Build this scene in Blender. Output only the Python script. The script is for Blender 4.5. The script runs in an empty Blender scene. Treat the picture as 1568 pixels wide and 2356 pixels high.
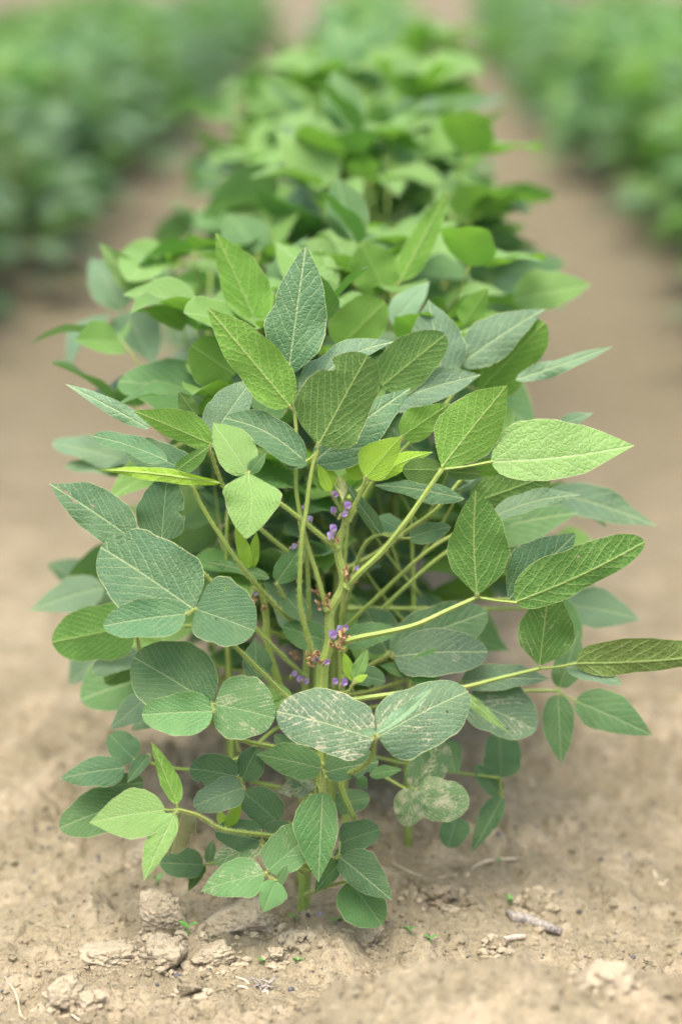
import bpy, math, random
import numpy as np
from mathutils import Vector, Matrix, Euler, noise as mnoise
random.seed(11); RNG = np.random.default_rng(7)
S = bpy.context.scene; COL = S.collection
R = math.radians
# ------------------------------------------------------------------ camera
LENS = 85.0; F = LENS/36*2356          # focal length in photo units (photo is 1568 x 2356 units)
CAMH = 0.80; PITCH = R(13.5); YAW = R(1.0)
cam = bpy.data.cameras.new('camera'); camo = bpy.data.objects.new('camera', cam); COL.objects.link(camo)
cam.sensor_fit = 'VERTICAL'; cam.sensor_height = 36; cam.sensor_width = 24; cam.lens = LENS
cam.clip_start = .05; cam.clip_end = 2000
camo.location = (0, 0, CAMH); camo.rotation_euler = (math.pi/2-PITCH, 0, YAW)
cam.dof.use_dof = True; cam.dof.focus_distance = 1.93; cam.dof.aperture_fstop = 2.5
S.camera = camo
# ------------------------------------------------------------------ world, sun, exposure (bright overcast)
SUN_EL, SUN_AZ = R(66), R(192)          # azimuth clockwise from +Y
w = bpy.data.worlds.new('World'); S.world = w; w.use_nodes = True
nt = w.node_tree; sky = nt.nodes.new('ShaderNodeTexSky'); sky.sky_type = 'NISHITA'; sky.sun_disc = False
sky.sun_elevation = SUN_EL; sky.sun_rotation = SUN_AZ; sky.air_density = .8; sky.dust_density = 6.0; sky.ozone_density = .6
bg = nt.nodes['Background']; bg.inputs[1].default_value = 0.15; nt.links.new(sky.outputs[0], bg.inputs[0])
sun = bpy.data.lights.new('sun', 'SUN'); suno = bpy.data.objects.new('sun', sun); COL.objects.link(suno)
sun.energy = 1.5; sun.angle = R(45); sun.color = (1, .93, .80)
dv = Vector((math.sin(SUN_AZ)*math.cos(SUN_EL), math.cos(SUN_AZ)*math.cos(SUN_EL), math.sin(SUN_EL)))
suno.rotation_euler = dv.to_track_quat('Z', 'Y').to_euler()
S.view_settings.view_transform = 'Standard'; S.view_settings.look = 'None'; S.view_settings.gamma = 1
S.view_settings.exposure = 1.3
# ------------------------------------------------------------------ photo helpers
CM = camo.rotation_euler.to_matrix()
Y0 = 1.90                              # distance of the front plant's upright plane
def ray(x, y):
    return CM @ Vector(((x-784)/F, -(y-1178)/F, -1.0))
def Q(x, y, e=0.0):                    # photo position + distance behind the front plant's plane (metres) -> point in the field
    d = ray(x, y); t = (Y0+e)/d.y
    return Vector((0, 0, CAMH)) + d*t
# ------------------------------------------------------------------ materials
def new_mat(name):
    m = bpy.data.materials.new(name); m.use_nodes = True; n = m.node_tree
    for k in list(n.nodes): n.nodes.remove(k)
    return m, n
class NB:
    def __init__(s, n): s.n = n
    def add(s, t, **kw):
        k = s.n.nodes.new(t)
        for a, b in kw.items(): setattr(k, a, b)
        return k
    def put(s, v, sock):
        if isinstance(v, (int, float)): sock.default_value = v
        elif isinstance(v, tuple): sock.default_value = v if len(v) == len(sock.default_value) else v+(1,)
        else: s.n.links.new(v, sock)
    def m(s, op, a, b=0.0, c=0.0, clamp=False):
        k = s.add('ShaderNodeMath', operation=op, use_clamp=clamp); s.put(a, k.inputs[0]); s.put(b, k.inputs[1]); s.put(c, k.inputs[2]); return k.outputs[0]
    def ss(s, v, lo, hi, a=0.0, b=1.0):
        k = s.add('ShaderNodeMapRange', interpolation_type='SMOOTHSTEP'); s.put(v, k.inputs[0]); s.put(lo, k.inputs[1]); s.put(hi, k.inputs[2]); s.put(a, k.inputs[3]); s.put(b, k.inputs[4]); return k.outputs[0]
    def mix(s, f, a, b, mode='MIX'):
        k = s.add('ShaderNodeMix', data_type='RGBA', blend_type=mode); s.put(f, k.inputs[0]); s.put(a, k.inputs[6]); s.put(b, k.inputs[7]); return k.outputs[2]
    def noise(s, vec, scale, detail=3, rough=.5, out=0):
        k = s.add('ShaderNodeTexNoise'); s.put(vec, k.inputs['Vector']) if vec else None
        k.inputs['Scale'].default_value = scale; k.inputs['Detail'].default_value = detail; k.inputs['Roughness'].default_value = rough; return k.outputs[out]
    def vor(s, vec, scale, feature='F1', out=0, rnd=1.0):
        k = s.add('ShaderNodeTexVoronoi', feature=feature); s.put(vec, k.inputs['Vector']); k.inputs['Scale'].default_value = scale; k.inputs['Randomness'].default_value = rnd; return k.outputs[out]
    def bump(s, h, strength, dist, normal=None):
        k = s.add('ShaderNodeBump'); k.inputs['Strength'].default_value = strength; k.inputs['Distance'].default_value = dist; s.put(h, k.inputs['Height'])
        if normal: s.put(normal, k.inputs['Normal'])
        return k.outputs[0]

def leaf_material():
    m, n = new_mat('soybean_leaf'); b = NB(n)
    info = b.add('ShaderNodeObjectInfo'); geo = b.add('ShaderNodeNewGeometry')
    uv = b.add('ShaderNodeUVMap', uv_map='vein'); sep = b.add('ShaderNodeSeparateXYZ'); n.links.new(uv.outputs[0], sep.inputs[0])
    t = sep.outputs[0]; y = b.m('SUBTRACT', sep.outputs[1], .5); ay = b.m('ABSOLUTE', y)
    uv2 = b.add('ShaderNodeUVMap', uv_map='edge'); sep2 = b.add('ShaderNodeSeparateXYZ'); n.links.new(uv2.outputs[0], sep2.inputs[0])
    av = b.m('ABSOLUTE', b.m('MULTIPLY', b.m('SUBTRACT', sep2.outputs[1], .5), 2))
    # a little wander so that veins are not ruled lines
    off = b.add('ShaderNodeVectorMath', operation='ADD'); cmb = b.add('ShaderNodeCombineXYZ'); b.put(b.m('MULTIPLY', info.outputs['Random'], 37.0), cmb.inputs[2])
    n.links.new(uv.outputs[0], off.inputs[0]); n.links.new(cmb.outputs[0], off.inputs[1]); vec = off.outputs[0]
    wob = b.m('MULTIPLY', b.m('SUBTRACT', b.noise(vec, 4, 3), .5), .13)
    ph = b.m('MULTIPLY', b.m('ADD', b.m('SUBTRACT', t, b.m('MULTIPLY', b.m('POWER', ay, 1.2), 2.4)), wob), b.m('ADD', 5.6, b.m('MULTIPLY', info.outputs['Random'], 2.4)))
    ph = b.m('ADD', ph, b.m('MULTIPLY', b.m('GREATER_THAN', y, 0), .38))
    fr = b.m('FRACT', ph); dl = b.m('MINIMUM', fr, b.m('SUBTRACT', 1, fr))
    lat = b.ss(dl, .012, .055, 1, 0)
    lat = b.m('MULTIPLY', lat, b.ss(av, .75, 1.0, 1, .25))
    mid = b.ss(ay, .004, .011, 1, 0)
    vein = b.m('MAXIMUM', mid, b.m('MULTIPLY', lat, .68))
    sc = b.add('ShaderNodeVectorMath', operation='MULTIPLY'); n.links.new(vec, sc.inputs[0]); sc.inputs[1].default_value = (1, 1.0, 1)
    vd = b.vor(sc.outputs[0], 26, 'DISTANCE_TO_EDGE'); ret = b.ss(vd, 0.0, .09, 1, 0)
    vd2 = b.vor(sc.outputs[0], 60, 'DISTANCE_TO_EDGE')
    back = geo.outputs['Backfacing']
    rnd = info.outputs['Random']; isl = geo.outputs['Random Per Island']
    base = info.outputs['Color']
    hs = b.add('ShaderNodeHueSaturation'); b.put(base, hs.inputs['Color'])
    b.put(b.m('ADD', .488, b.m('MULTIPLY', isl, .024)), hs.inputs['Hue']); b.put(b.m('ADD', .8, b.m('MULTIPLY', isl, .4)), hs.inputs['Value']); hs.inputs['Saturation'].default_value = 1
    up = hs.outputs[0]
    mott = b.noise(vec, 7, 4, .6)
    low = b.noise(vec, 1.8, 2, .5); up = b.mix(b.ss(low, .35, .65, 0, .5), up, b.mix(.4, up, (.15, .24, .08)))
    up = b.mix(b.ss(mott, .3, .75, 0, .35), up, b.mix(.5, up, (.16, .25, .12)))
    vcol = b.mix(.62, up, (.46, .57, .30))
    up = b.mix(b.m('MULTIPLY', vein, .85), up, vcol); up = b.mix(b.m('MULTIPLY', ret, .12), up, vcol)
    under = b.mix(.3, b.mix(1.0, up, (1.25, 1.4, 1.0), 'MULTIPLY'), (.11, .23, .05))
    under = b.mix(b.m('MULTIPLY', vein, .6), under, (.38, .50, .17)); under = b.mix(b.m('MULTIPLY', ret, .2), under, (.34, .45, .14))
    # pale insect scars that run along the veins
    cs = b.add('ShaderNodeCombineXYZ'); b.put(b.m('MULTIPLY', ph, 1.6), cs.inputs[0]); b.put(b.m('MULTIPLY', y, 9.0), cs.inputs[1]); b.put(b.m('MULTIPLY', info.outputs['Random'], 53.0), cs.inputs[2])
    s1 = b.m('ADD', b.m('MULTIPLY', b.noise(vec, 28, 5, .7), .5), b.m('MULTIPLY', b.noise(cs.outputs[0], 1.7, 5, .7), .5)); s2 = b.noise(vec, 4.5, 2, .5)
    sm = b.m('ADD', b.m('ADD', b.m('MULTIPLY', s1, .9), b.m('MULTIPLY', s2, .5)), b.m('MULTIPLY', b.m('MAXIMUM', b.ss(dl, 0, .2, 1, 0), ret), .11))
    thr = b.m('SUBTRACT', 1.07, b.m('MULTIPLY', info.outputs['Alpha'], .42))
    scar = b.m('MULTIPLY', b.ss(b.m('SUBTRACT', sm, thr), 0, .11), b.m('GREATER_THAN', info.outputs['Alpha'], .02))
    rim = b.m('MULTIPLY', b.ss(av, .965, .995), .8)
    scol = b.mix(b.noise(vec, 12, 2), (.62, .58, .44), (.50, .44, .30))
    up = b.mix(b.m('MULTIPLY', scar, .66), up, scol); under = b.mix(b.m('MULTIPLY', scar, .55), under, scol)
    up = b.mix(rim, up, (.45, .50, .26)); under = b.mix(rim, under, (.45, .50, .24))
    col = b.mix(back, up, under)
    sgn = b.m('SUBTRACT', 1.0, b.m('MULTIPLY', back, 2.0))
    hq = b.m('ADD', b.m('MULTIPLY', b.ss(dl, 0, .25), .45), b.m('ADD', b.m('MULTIPLY', b.ss(vd, 0, .25), .7), b.m('MULTIPLY', b.ss(vd2, 0, .2), .2)))
    hq = b.m('ADD', hq, b.m('MULTIPLY', mid, -.8))
    nrm = b.bump(hq, .6, .0009)
    p = b.add('ShaderNodeBsdfPrincipled'); b.put(col, p.inputs['Base Color']); b.put(nrm, p.inputs['Normal'])
    b.put(b.m('ADD', .47, b.m('ADD', b.m('MULTIPLY', back, .3), b.m('MULTIPLY', mott, .12))), p.inputs['Roughness'])
    b.put(b.m('SUBTRACT', .45, b.m('MULTIPLY', back, .28)), p.inputs['Specular IOR Level'])
    tr = b.add('ShaderNodeBsdfTranslucent'); tc = b.mix(1.0, b.mix(.2, info.outputs['Color'], (.12, .22, .05)), (1.9, 2.1, 1.0), 'MULTIPLY')
    tc = b.mix(b.m('MULTIPLY', vein, .4), tc, (.10, .18, .03)); b.put(tc, tr.inputs[0]); b.put(nrm, tr.inputs[1])
    mx = b.add('ShaderNodeMixShader'); mx.inputs[0].default_value = .30
    n.links.new(p.outputs[0], mx.inputs[1]); n.links.new(tr.outputs[0], mx.inputs[2])
    o = b.add('ShaderNodeOutputMaterial'); n.links.new(mx.outputs[0], o.inputs[0]); return m
LEAF = leaf_material()

def stem_material():
    m, n = new_mat('soybean_stem'); b = NB(n)
    uv = b.add('ShaderNodeUVMap', uv_map='vein'); tc = b.add('ShaderNodeTexCoord')
    sep = b.add('ShaderNodeSeparateXYZ'); n.links.new(uv.outputs[0], sep.inputs[0])
    st = b.m('SINE', b.m('ADD', b.m('MULTIPLY', sep.outputs[1], 2*math.pi*5), b.m('MULTIPLY', b.noise(tc.outputs['Object'], 25, 2), 2.5)))
    stripe = b.ss(st, .3, .95)
    c = b.mix(b.noise(tc.outputs['Object'], 60, 3), (.17, .30, .045), (.28, .39, .085))
    c = b.mix(b.m('MULTIPLY', stripe, .55), c, (.34, .36, .13))
    br = b.ss(b.noise(tc.outputs['Object'], 14, 3), .52, .72)
    c = b.mix(b.m('MULTIPLY', br, b.m('MULTIPLY', b.ss(st, -.9, -.2, 1, 0), .7)), c, (.30, .20, .06))
    fl = b.ss(b.noise(tc.outputs['Object'], 420, 2), .66, .72); c = b.mix(b.m('MULTIPLY', fl, .5), c, (.5, .5, .33))
    p = b.add('ShaderNodeBsdfPrincipled'); b.put(c, p.inputs['Base Color']); p.inputs['Roughness'].default_value = .55
    b.put(b.bump(b.m('ADD', st, b.noise(tc.outputs['Object'], 300, 2)), .5, .0005), p.inputs['Normal'])
    p.inputs['Subsurface Weight'].default_value = .0
    o = b.add('ShaderNodeOutputMaterial'); n.links.new(p.outputs[0], o.inputs[0]); return m
STEM = stem_material()
def simple(name, c1, c2, scale=80, rough=.8, bumpd=.0008, bs=.5, trans=0.0, detail=4):
    m, n = new_mat(name); b = NB(n); tc = b.add('ShaderNodeTexCoord')
    f = b.noise(tc.outputs['Object'], scale, detail, .6); c = b.mix(b.ss(f, .3, .7), c1, c2)
    p = b.add('ShaderNodeBsdfPrincipled'); b.put(c, p.inputs['Base Color']); p.inputs['Roughness'].default_value = rough
    b.put(b.bump(f, bs, bumpd), p.inputs['Normal']); sh = p.outputs[0]
    if trans:
        tr = b.add('ShaderNodeBsdfTranslucent'); b.put(c, tr.inputs[0]); mx = b.add('ShaderNodeMixShader'); mx.inputs[0].default_value = trans
        n.links.new(sh, mx.inputs[1]); n.links.new(tr.outputs[0], mx.inputs[2]); sh = mx.outputs[0]
    o = b.add('ShaderNodeOutputMaterial'); n.links.new(sh, o.inputs[0]); return m
HAIR = simple('stem_hair', (.46, .53, .20), (.60, .62, .30), 50, .6, .0001, .1, .4)
PETAL = simple('violet_petal', (.33, .18, .56), (.55, .40, .75), 500, .55, .0002, .2, .3)
PETALW = simple('pale_petal', (.60, .52, .78), (.42, .30, .70), 400, .55, .0002, .2, .3)
CALYX = simple('calyx', (.17, .22, .07), (.27, .28, .12), 300, .7)
DRY = simple('withered_petal', (.30, .17, .08), (.50, .36, .20), 700, .85, .0006, .8, .2)
BUD = simple('young_bud', (.36, .46, .18), (.52, .56, .28), 600, .7, .0005, .7, .3)
STRAW = simple('dry_straw', (.42, .34, .22), (.66, .58, .42), 260, .8, .0005, .6)
WOOD = simple('weathered_wood', (.16, .145, .13), (.42, .39, .35), 380, .9, .0008, .9)
CHIP = simple('pale_wood', (.55, .42, .30), (.80, .70, .58), 200, .8, .0005, .6)
DEAD = simple('dead_leaf', (.13, .10, .05), (.26, .20, .11), 120, .85, .001, .8, .15)
GRIT = simple('dark_grit', (.035, .037, .042), (.12, .12, .125), 900, .7, .0004, .5)
SPROUT = simple('sprout_green', (.10, .30, .06), (.18, .40, .10), 300, .55, .0003, .3, .3)

def soil_material(name, clod=False):
    m, n = new_mat(name); b = NB(n); tc = b.add('ShaderNodeTexCoord'); P = tc.outputs['Object']
    big = b.noise(P, 2.3, 4, .6); mid_ = b.noise(P, 16, 6, .65); fine = b.noise(P, 130, 6, .7)
    c = b.mix(b.ss(big, .35, .65), (.325, .285, .190), (.268, .231, .150))
    c = b.mix(b.ss(mid_, .42, .68, 0, .75), c, (.50, .425, .30))
    c = b.mix(b.ss(fine, .30, .50, .55, 0), c, (.17, .13, .08))
    c = b.mix(b.ss(fine, .56, .75, 0, .6), c, (.66, .575, .42))
    if clod: c = b.mix(.55, c, (.64, .56, .41))
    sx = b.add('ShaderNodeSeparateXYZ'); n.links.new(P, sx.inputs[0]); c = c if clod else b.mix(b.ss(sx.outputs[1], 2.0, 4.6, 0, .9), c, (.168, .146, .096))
    # sparse dark mineral grains lying in the soil
    vo = b.add('ShaderNodeTexVoronoi'); n.links.new(P, vo.inputs['Vector']); vo.inputs['Scale'].default_value = 150
    sepc = b.add('ShaderNodeSeparateColor'); n.links.new(vo.outputs['Color'], sepc.inputs[0])
    dot = b.m('MULTIPLY', b.ss(vo.outputs['Distance'], .16, .24, 1, 0), b.m('GREATER_THAN', sepc.outputs[0], .80))
    c = b.mix(b.m('MULTIPLY', dot, .55 if clod else .8), c, (.075, .075, .08))
    vo2 = b.add('ShaderNodeTexVoronoi'); n.links.new(P, vo2.inputs['Vector']); vo2.inputs['Scale'].default_value = 60
    h = b.m('ADD', b.m('MULTIPLY', fine, 1.0), b.m('MULTIPLY', b.noise(P, 420, 3, .6), .35))
    h = b.m('ADD', h, b.m('MULTIPLY', b.noise(P, 50, 5, .65), 1.6))
    p = b.add('ShaderNodeBsdfPrincipled'); b.put(c, p.inputs['Base Color']); p.inputs['Roughness'].default_value = .95; p.inputs['Specular IOR Level'].default_value = .15
    b.put(b.bump(h, 1.0, .006), p.inputs['Normal'])
    o = b.add('ShaderNodeOutputMaterial'); n.links.new(p.outputs[0], o.inputs[0]); return m
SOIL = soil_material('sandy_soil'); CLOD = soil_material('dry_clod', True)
# ------------------------------------------------------------------ objects
WLOC = {}
def tag(o, label=None, cat=None, group=None, kind=None):
    if label: o['label'] = label
    if cat: o['category'] = cat
    if group: o['group'] = group
    if kind: o['kind'] = kind
    return o
def empty(name, loc):
    o = bpy.data.objects.new(name, None); COL.objects.link(o); o.location = loc; o.empty_display_size = .02; WLOC[o.name] = Vector(loc); return o
class MB:
    """gathers vertices and faces of one mesh (field coordinates)"""
    def __init__(s): s.v = []; s.f = []; s.uv = []; s.ed = []; s.mi = []; s.n = 0
    def add(s, verts, faces, uv=None, ed=None, mi=0):
        verts = np.asarray(verts, float).reshape(-1, 3); k = len(verts)
        s.v.append(verts); s.f += [tuple(i+s.n for i in f) for f in faces]; s.mi += [mi]*len(faces)
        s.uv.append(np.zeros((k, 2))+.5 if uv is None else np.asarray(uv, float)); s.ed.append(np.zeros((k, 2))+.5 if ed is None else np.asarray(ed, float)); s.n += k
    def mesh(s, name, mats, origin=(0, 0, 0), smooth=True):
        me = bpy.data.meshes.new(name); V = np.concatenate(s.v)-np.array(origin); me.from_pydata(V.tolist(), [], s.f)
        UV = np.concatenate(s.uv); ED = np.concatenate(s.ed); li = np.empty(len(me.loops), int); me.loops.foreach_get('vertex_index', li)
        for nm, A in (('vein', UV), ('edge', ED)):
            l = me.uv_layers.new(name=nm); l.data.foreach_set('uv', A[li].astype(np.float32).ravel())
        for m in (mats if isinstance(mats, (list, tuple)) else [mats]): me.materials.append(m)
        me.polygons.foreach_set('material_index', s.mi); me.polygons.foreach_set('use_smooth', [smooth]*len(s.f)); me.update(); return me
def link(name, me, parent=None, origin=None, color=None):
    o = bpy.data.objects.new(name, me); COL.objects.link(o); origin = Vector(origin if origin is not None else (0, 0, 0))
    if parent is not None: o.parent = parent; o.location = origin-WLOC[parent.name]
    else: o.location = origin
    WLOC[o.name] = origin
    if color: o.color = color
    return o
def catmull(pts, rad, per=7):
    P = [np.array(p, float) for p in pts]; P = [2*P[0]-P[1]]+P+[2*P[-1]-P[-2]]; out = []; rr = []
    for i in range(1, len(P)-2):
        for j in range(per):
            t = j/per; a, b_, c, d = P[i-1:i+3]
            out.append(.5*((2*b_)+(-a+c)*t+(2*a-5*b_+4*c-d)*t*t+(-a+3*b_-3*c+d)*t**3)); rr.append(rad[i-1]*(1-t)+rad[i]*t)
    out.append(P[-2]); rr.append(rad[-1]); return np.array(out), np.array(rr)
def tube(mb, pts, rad, sides=10, per=7, ribs=.07, hairs=0.0, hair_len=.0018, mi=0, knots=()):
    if isinstance(rad, (int, float)): rad = [rad]*len(pts)
    C, Rr = catmull(pts, rad, per); n = len(C); T = np.gradient(C, axis=0); T /= np.linalg.norm(T, axis=1)[:, None]+1e-12
    u = np.cross(T[0], [0.3, 1, .2]); u /= np.linalg.norm(u); V = []; UV = []; fr = []
    ln = np.concatenate([[0], np.cumsum(np.linalg.norm(np.diff(C, axis=0), axis=1))])
    for i in range(n):
        u = u-T[i]*np.dot(u, T[i]); u /= np.linalg.norm(u); w_ = np.cross(T[i], u); fr.append((u.copy(), w_))
        for k in range(sides):
            a = 2*math.pi*k/sides; r = Rr[i]*(1+ribs*math.cos(a*5)); V.append(C[i]+u*r*math.cos(a)+w_*r*math.sin(a)); UV.append((ln[i]*10, k/sides))
    Fc = [(i*sides+k, i*sides+(k+1) % sides, (i+1)*sides+(k+1) % sides, (i+1)*sides+k) for i in range(n-1) for k in range(sides)]
    Fc.append(tuple(range(sides))[::-1]); Fc.append(tuple((n-1)*sides+k for k in range(sides)))
    mb.add(V, Fc, UV, None, mi)
    if hairs:
        cnt = int(ln[-1]*hairs); hv = []; hf = []
        for q in range(cnt):
            s_ = random.random()*ln[-1]; i = min(int(np.searchsorted(ln, s_)), n-1); a = random.random()*2*math.pi; u_, w_ = fr[i]
            d = u_*math.cos(a)+w_*math.sin(a); p = C[i]+d*Rr[i]*.97+(T[i]*random.uniform(-.5, .5)*(ln[-1]/n))
            d2 = d+T[i]*random.uniform(-.2, .8)+np.array([random.gauss(0, .2) for _ in range(3)]); L = hair_len*random.uniform(.6, 1.4)
            sd = np.cross(d2, T[i]); sd /= np.linalg.norm(sd)+1e-9; sd *= .00011; k = len(hv)
            hv += [p-sd, p+sd, p+d2*L]; hf.append((k, k+1, k+2))
        mb.add(hv, hf, None, None, 1)
PROF = {
 'o': ([0, .015, .05, .11, .21, .34, .5, .65, .8, .9, .96, 1], [0, .24, .52, .72, .93, 1, .92, .74, .46, .23, .09, 0]),
 'r': ([0, .015, .05, .11, .2, .36, .55, .7, .82, .9, .95, .985, 1], [0, .27, .57, .79, .94, 1, .96, .86, .70, .53, .38, .20, 0]),
 'h': ([0, .02, .06, .12, .22, .36, .5, .68, .83, .92, .97, 1], [0, .12, .28, .50, .80, 1, .93, .72, .44, .23, .10, 0]),
 'n': ([0, .03, .1, .2, .35, .5, .7, .85, .95, 1], [0, .22, .5, .78, 1, .97, .72, .40, .14, 0]),
}
def leaf_surface(B, T, Lv, Rv, N, shape='o', bow=.05, cup=0.0, wave=.03, droop=0.0, quilt=.012, side=(0, 0, 0), seed=0, notch=(), nt_=34, nv=14, twist=0.0, holes=()):
    """B base, T tip, Lv/Rv half-width vectors, N normal of the upper side -> verts, faces, uv, edge"""
    B, T, Lv, Rv, N = [np.array(a, float) for a in (B, T, Lv, Rv, N)]; side = np.array(side, float)
    L = np.linalg.norm(T-B); rn = np.random.default_rng(seed); px, py = PROF[shape]
    p1, p2, p3, p4 = rn.random(4)*6.28; ww = (np.linalg.norm(Lv)+np.linalg.norm(Rv))/2
    tt = (1-np.cos(np.linspace(0, math.pi, nt_+1)))/2*.55+np.linspace(0, 1, nt_+1)*.45
    V = []; UV = []; ED = []; asym = rn.uniform(-.05, .05)
    for t in tt:
        w0 = np.interp(t, px, py)
        c = B+(T-B)*t+N*L*(bow*math.sin(math.pi*t)-droop*t*t)+side*math.sin(math.pi*t)
        for j in range(nv+1):
            v = -1+2*j/nv; a = abs(v)
            edge = 1+.05*math.sin(8*t+p1+(1.7 if v > 0 else 0))+.018*math.sin(23*t+p2*(1 if v > 0 else 2))
            ww_ = w0*edge*(1+(asym if v > 0 else -asym)*math.sin(math.pi*t))
            for (sg, t0, dt, dep) in notch:
                if sg*v > 0: ww_ *= 1-dep*math.exp(-((t-t0)/dt)**4)
            lat = (Lv if v < 0 else Rv)*a*ww_
            y = a*ww_*(np.linalg.norm(Lv if v < 0 else Rv))/L
            ph = (t-2.4*y**1.2)*7+(.38 if v > 0 else 0)
            z = cup*ww*a*a*w0 + wave*L*a**1.5*w0*(math.sin(7.5*t+p3+(2 if v > 0 else 0))+.6*math.sin(15*t+p4+(1 if v > 0 else 0)))*.5
            z += quilt*L*.5*(1-math.cos(2*math.pi*ph))*min(1, a*4)*w0*.35 - .006*L*math.exp(-(a/.08)**2)*w0
            z += twist*ww*v*w0*(t-.4)
            V.append(c+lat+N*z); UV.append((t, .5+(y if v > 0 else -y))); ED.append((t, .5+v/2))
    M = nv+1; Fc = []
    for i in range(nt_):
        for j in range(nv):
            a, b_, c, d = i*M+j, i*M+j+1, (i+1)*M+j+1, (i+1)*M+j
            tc_, vc_ = (tt[i]+tt[i+1])/2, -1+2*(j+.5)/nv
            if any(((tc_-h[0])/h[2])**2+((vc_-h[1])/h[3])**2 < 1+.5*math.sin(5*math.atan2((vc_-h[1])/h[3], (tc_-h[0])/h[2])+h[0]*40) for h in holes): continue
            Fc.append((a, b_, c, d))
    V = np.array(V); UV = np.array(UV); ED = np.array(ED)
    # winding so that face normals agree with N
    mid = (nt_//2)*M+nv//2; nn = np.cross(V[mid+1]-V[mid], V[mid+M]-V[mid])
    if np.dot(nn, N) < 0: Fc = [f[::-1] for f in Fc]
    return V, Fc, UV, ED
TINT = {  # leaf blade colours
 'b': (.050, .135, .062), 'd': (.043, .115, .046), 'm': (.058, .160, .045), 'l': (.170, .310, .080), 'y': (.300, .460, .045), 'o': (.095, .100, .045),
 'g': (.070, .165, .058), 'p': (.125, .220, .140), 'k': (.055, .110, .050), 'v': (.125, .255, .052), 's': (.076, .150, .092), 'w': (.13, .12, .05)}
SEED = [100]
def leaflet(parent, bx, by, tx, ty, wl, wr, code, be, shape='o', scar=0.0, k=None, te=0.0, fold=.18, bow=.06, cup=.0, wave=.035, side=0, notch=(), eL=0, eR=0, droop=0, twist=0, dim=1.0, label=None, holes=()):
    """one leaflet given by where its base and tip show, its half widths and its distance behind the front plane (cm)"""
    SEED[0] += 1; up = code[0] == 'U'; s = .00036
    if k is None: k = .75 if up else -.15
    be /= 100.0; te /= 100.0; wl *= 1.07; wr *= 1.07
    ee = lambda x, y: be + k*(by-y)*s
    dx, dy = tx-bx, ty-by; L = math.hypot(dx, dy); lx, ly = dy/L, -dx/L
    B = Q(bx, by, be); T = Q(tx, ty, ee(tx, ty)+te); mx, my = bx+dx*.38, by+dy*.38; Mp = Q(mx, my, ee(mx, my)+te*.38)
    Lp = Q(mx+lx*wl, my+ly*wl, ee(mx+lx*wl, my+ly*wl)+te*.38+eL/100); Rp = Q(mx-lx*wr, my-ly*wr, ee(mx-lx*wr, my-ly*wr)+te*.38+eR/100)
    Lv, Rv = Lp-Mp, Rp-Mp; N = (T-B).cross(Rv-Lv).normalized(); V = (Vector((0, 0, CAMH))-Mp).normalized()
    if (N.dot(V) < 0) == up: N = -N
    hw = (Lv.length+Rv.length)/2
    # fold raises both edges towards the upper side
    Lv = Lv+N*fold*hw*.6; Rv = Rv+N*fold*hw*.6
    sd = (Q(mx+lx*10, my+ly*10, be)-Q(mx, my, be))*side/10.0
    rq = random.Random(SEED[0]*7+3); wave *= rq.uniform(1.0, 2.4); cup += rq.uniform(-.22, .12); twist += rq.gauss(0, .18)
    if scar > .1 and not holes: holes = [(rq.uniform(.3, .9), rq.uniform(-.85, .85), rq.uniform(.006, .014), rq.uniform(.02, .05)) for _ in range(rq.choice([0, 0, 1, 2]))]
    v, f, uv, ed = leaf_surface(B, T, Lv, Rv, N, shape, bow if up else -bow*.3+.03, cup, wave, droop, .004, sd, SEED[0], notch, 56, 28, twist, holes)
    mb = MB(); mb.add(v, f, uv, ed); c = TINT[code[1]]; j = 1+random.uniform(-.08, .08)
    o = link('leaflet', mb.mesh('leaflet', LEAF, B), parent, B, (c[0]*j*dim, c[1]*j*dim, c[2]*j*dim, scar))
    if label: o['label'] = label
    return o
PX = .00035
def petiole(plant, pts, r0=3.6, r1=2.6, hairs=9000, name='petiole'):
    """pts = (photo x, photo y, cm behind the front plane)"""
    P = [Q(x, y, e/100) for x, y, e in pts]; n = len(P); mb = MB()
    r0 *= 1.32; r1 *= 1.3
    rad = [(r0+(r1-r0)*i/(n-1))*PX for i in range(n)]
    # swollen pulvinus where it joins the stem
    C = P; tube(mb, C, rad, 9, 7, .05, hairs); tube(mb, [C[0], C[0].lerp(C[1], .06), C[0].lerp(C[1], .13)], [r0*1.5*PX, r0*1.5*PX, r0*.9*PX], 9, 4, .04, hairs*.7)
    return link(name, mb.mesh(name, [STEM, HAIR], P[0]), plant, P[0])
def trifoliate(plant, pts, leaflets, r0=3.6, r1=2.4, stalk=None, hairs=9000):
    pt = petiole(plant, pts, r0, r1, hairs)
    J = pts[-1]
    for a in leaflets:
        kw = a[-1] if isinstance(a[-1], dict) else {}; a = a[:-1] if isinstance(a[-1], dict) else a
        if not kw.pop('free', False):
            bx, by, be = a[0], a[1], a[7]
            dist = math.hypot(bx-J[0], by-J[1])
            if dist > 3:
                mb = MB(); A = Q(J[0], J[1], J[2]/100); Bq = Q(bx, by, be/100); kn = A.lerp(Bq, .5)+Vector((0, 0, -.0006)); r = (r1*.75+.3)*PX
                tube(mb, [A, kn, Bq, Bq+(Bq-A).normalized()*.002], [r, r*.8, r*1.1, r*.5], 8, 4, .05, hairs*.7 if dist < 200 else 0); q = link('petiolule', mb.mesh('petiolule', [STEM, HAIR], A), pt, A)
        leaflet(pt, *a, **kw)
    return pt
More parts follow.
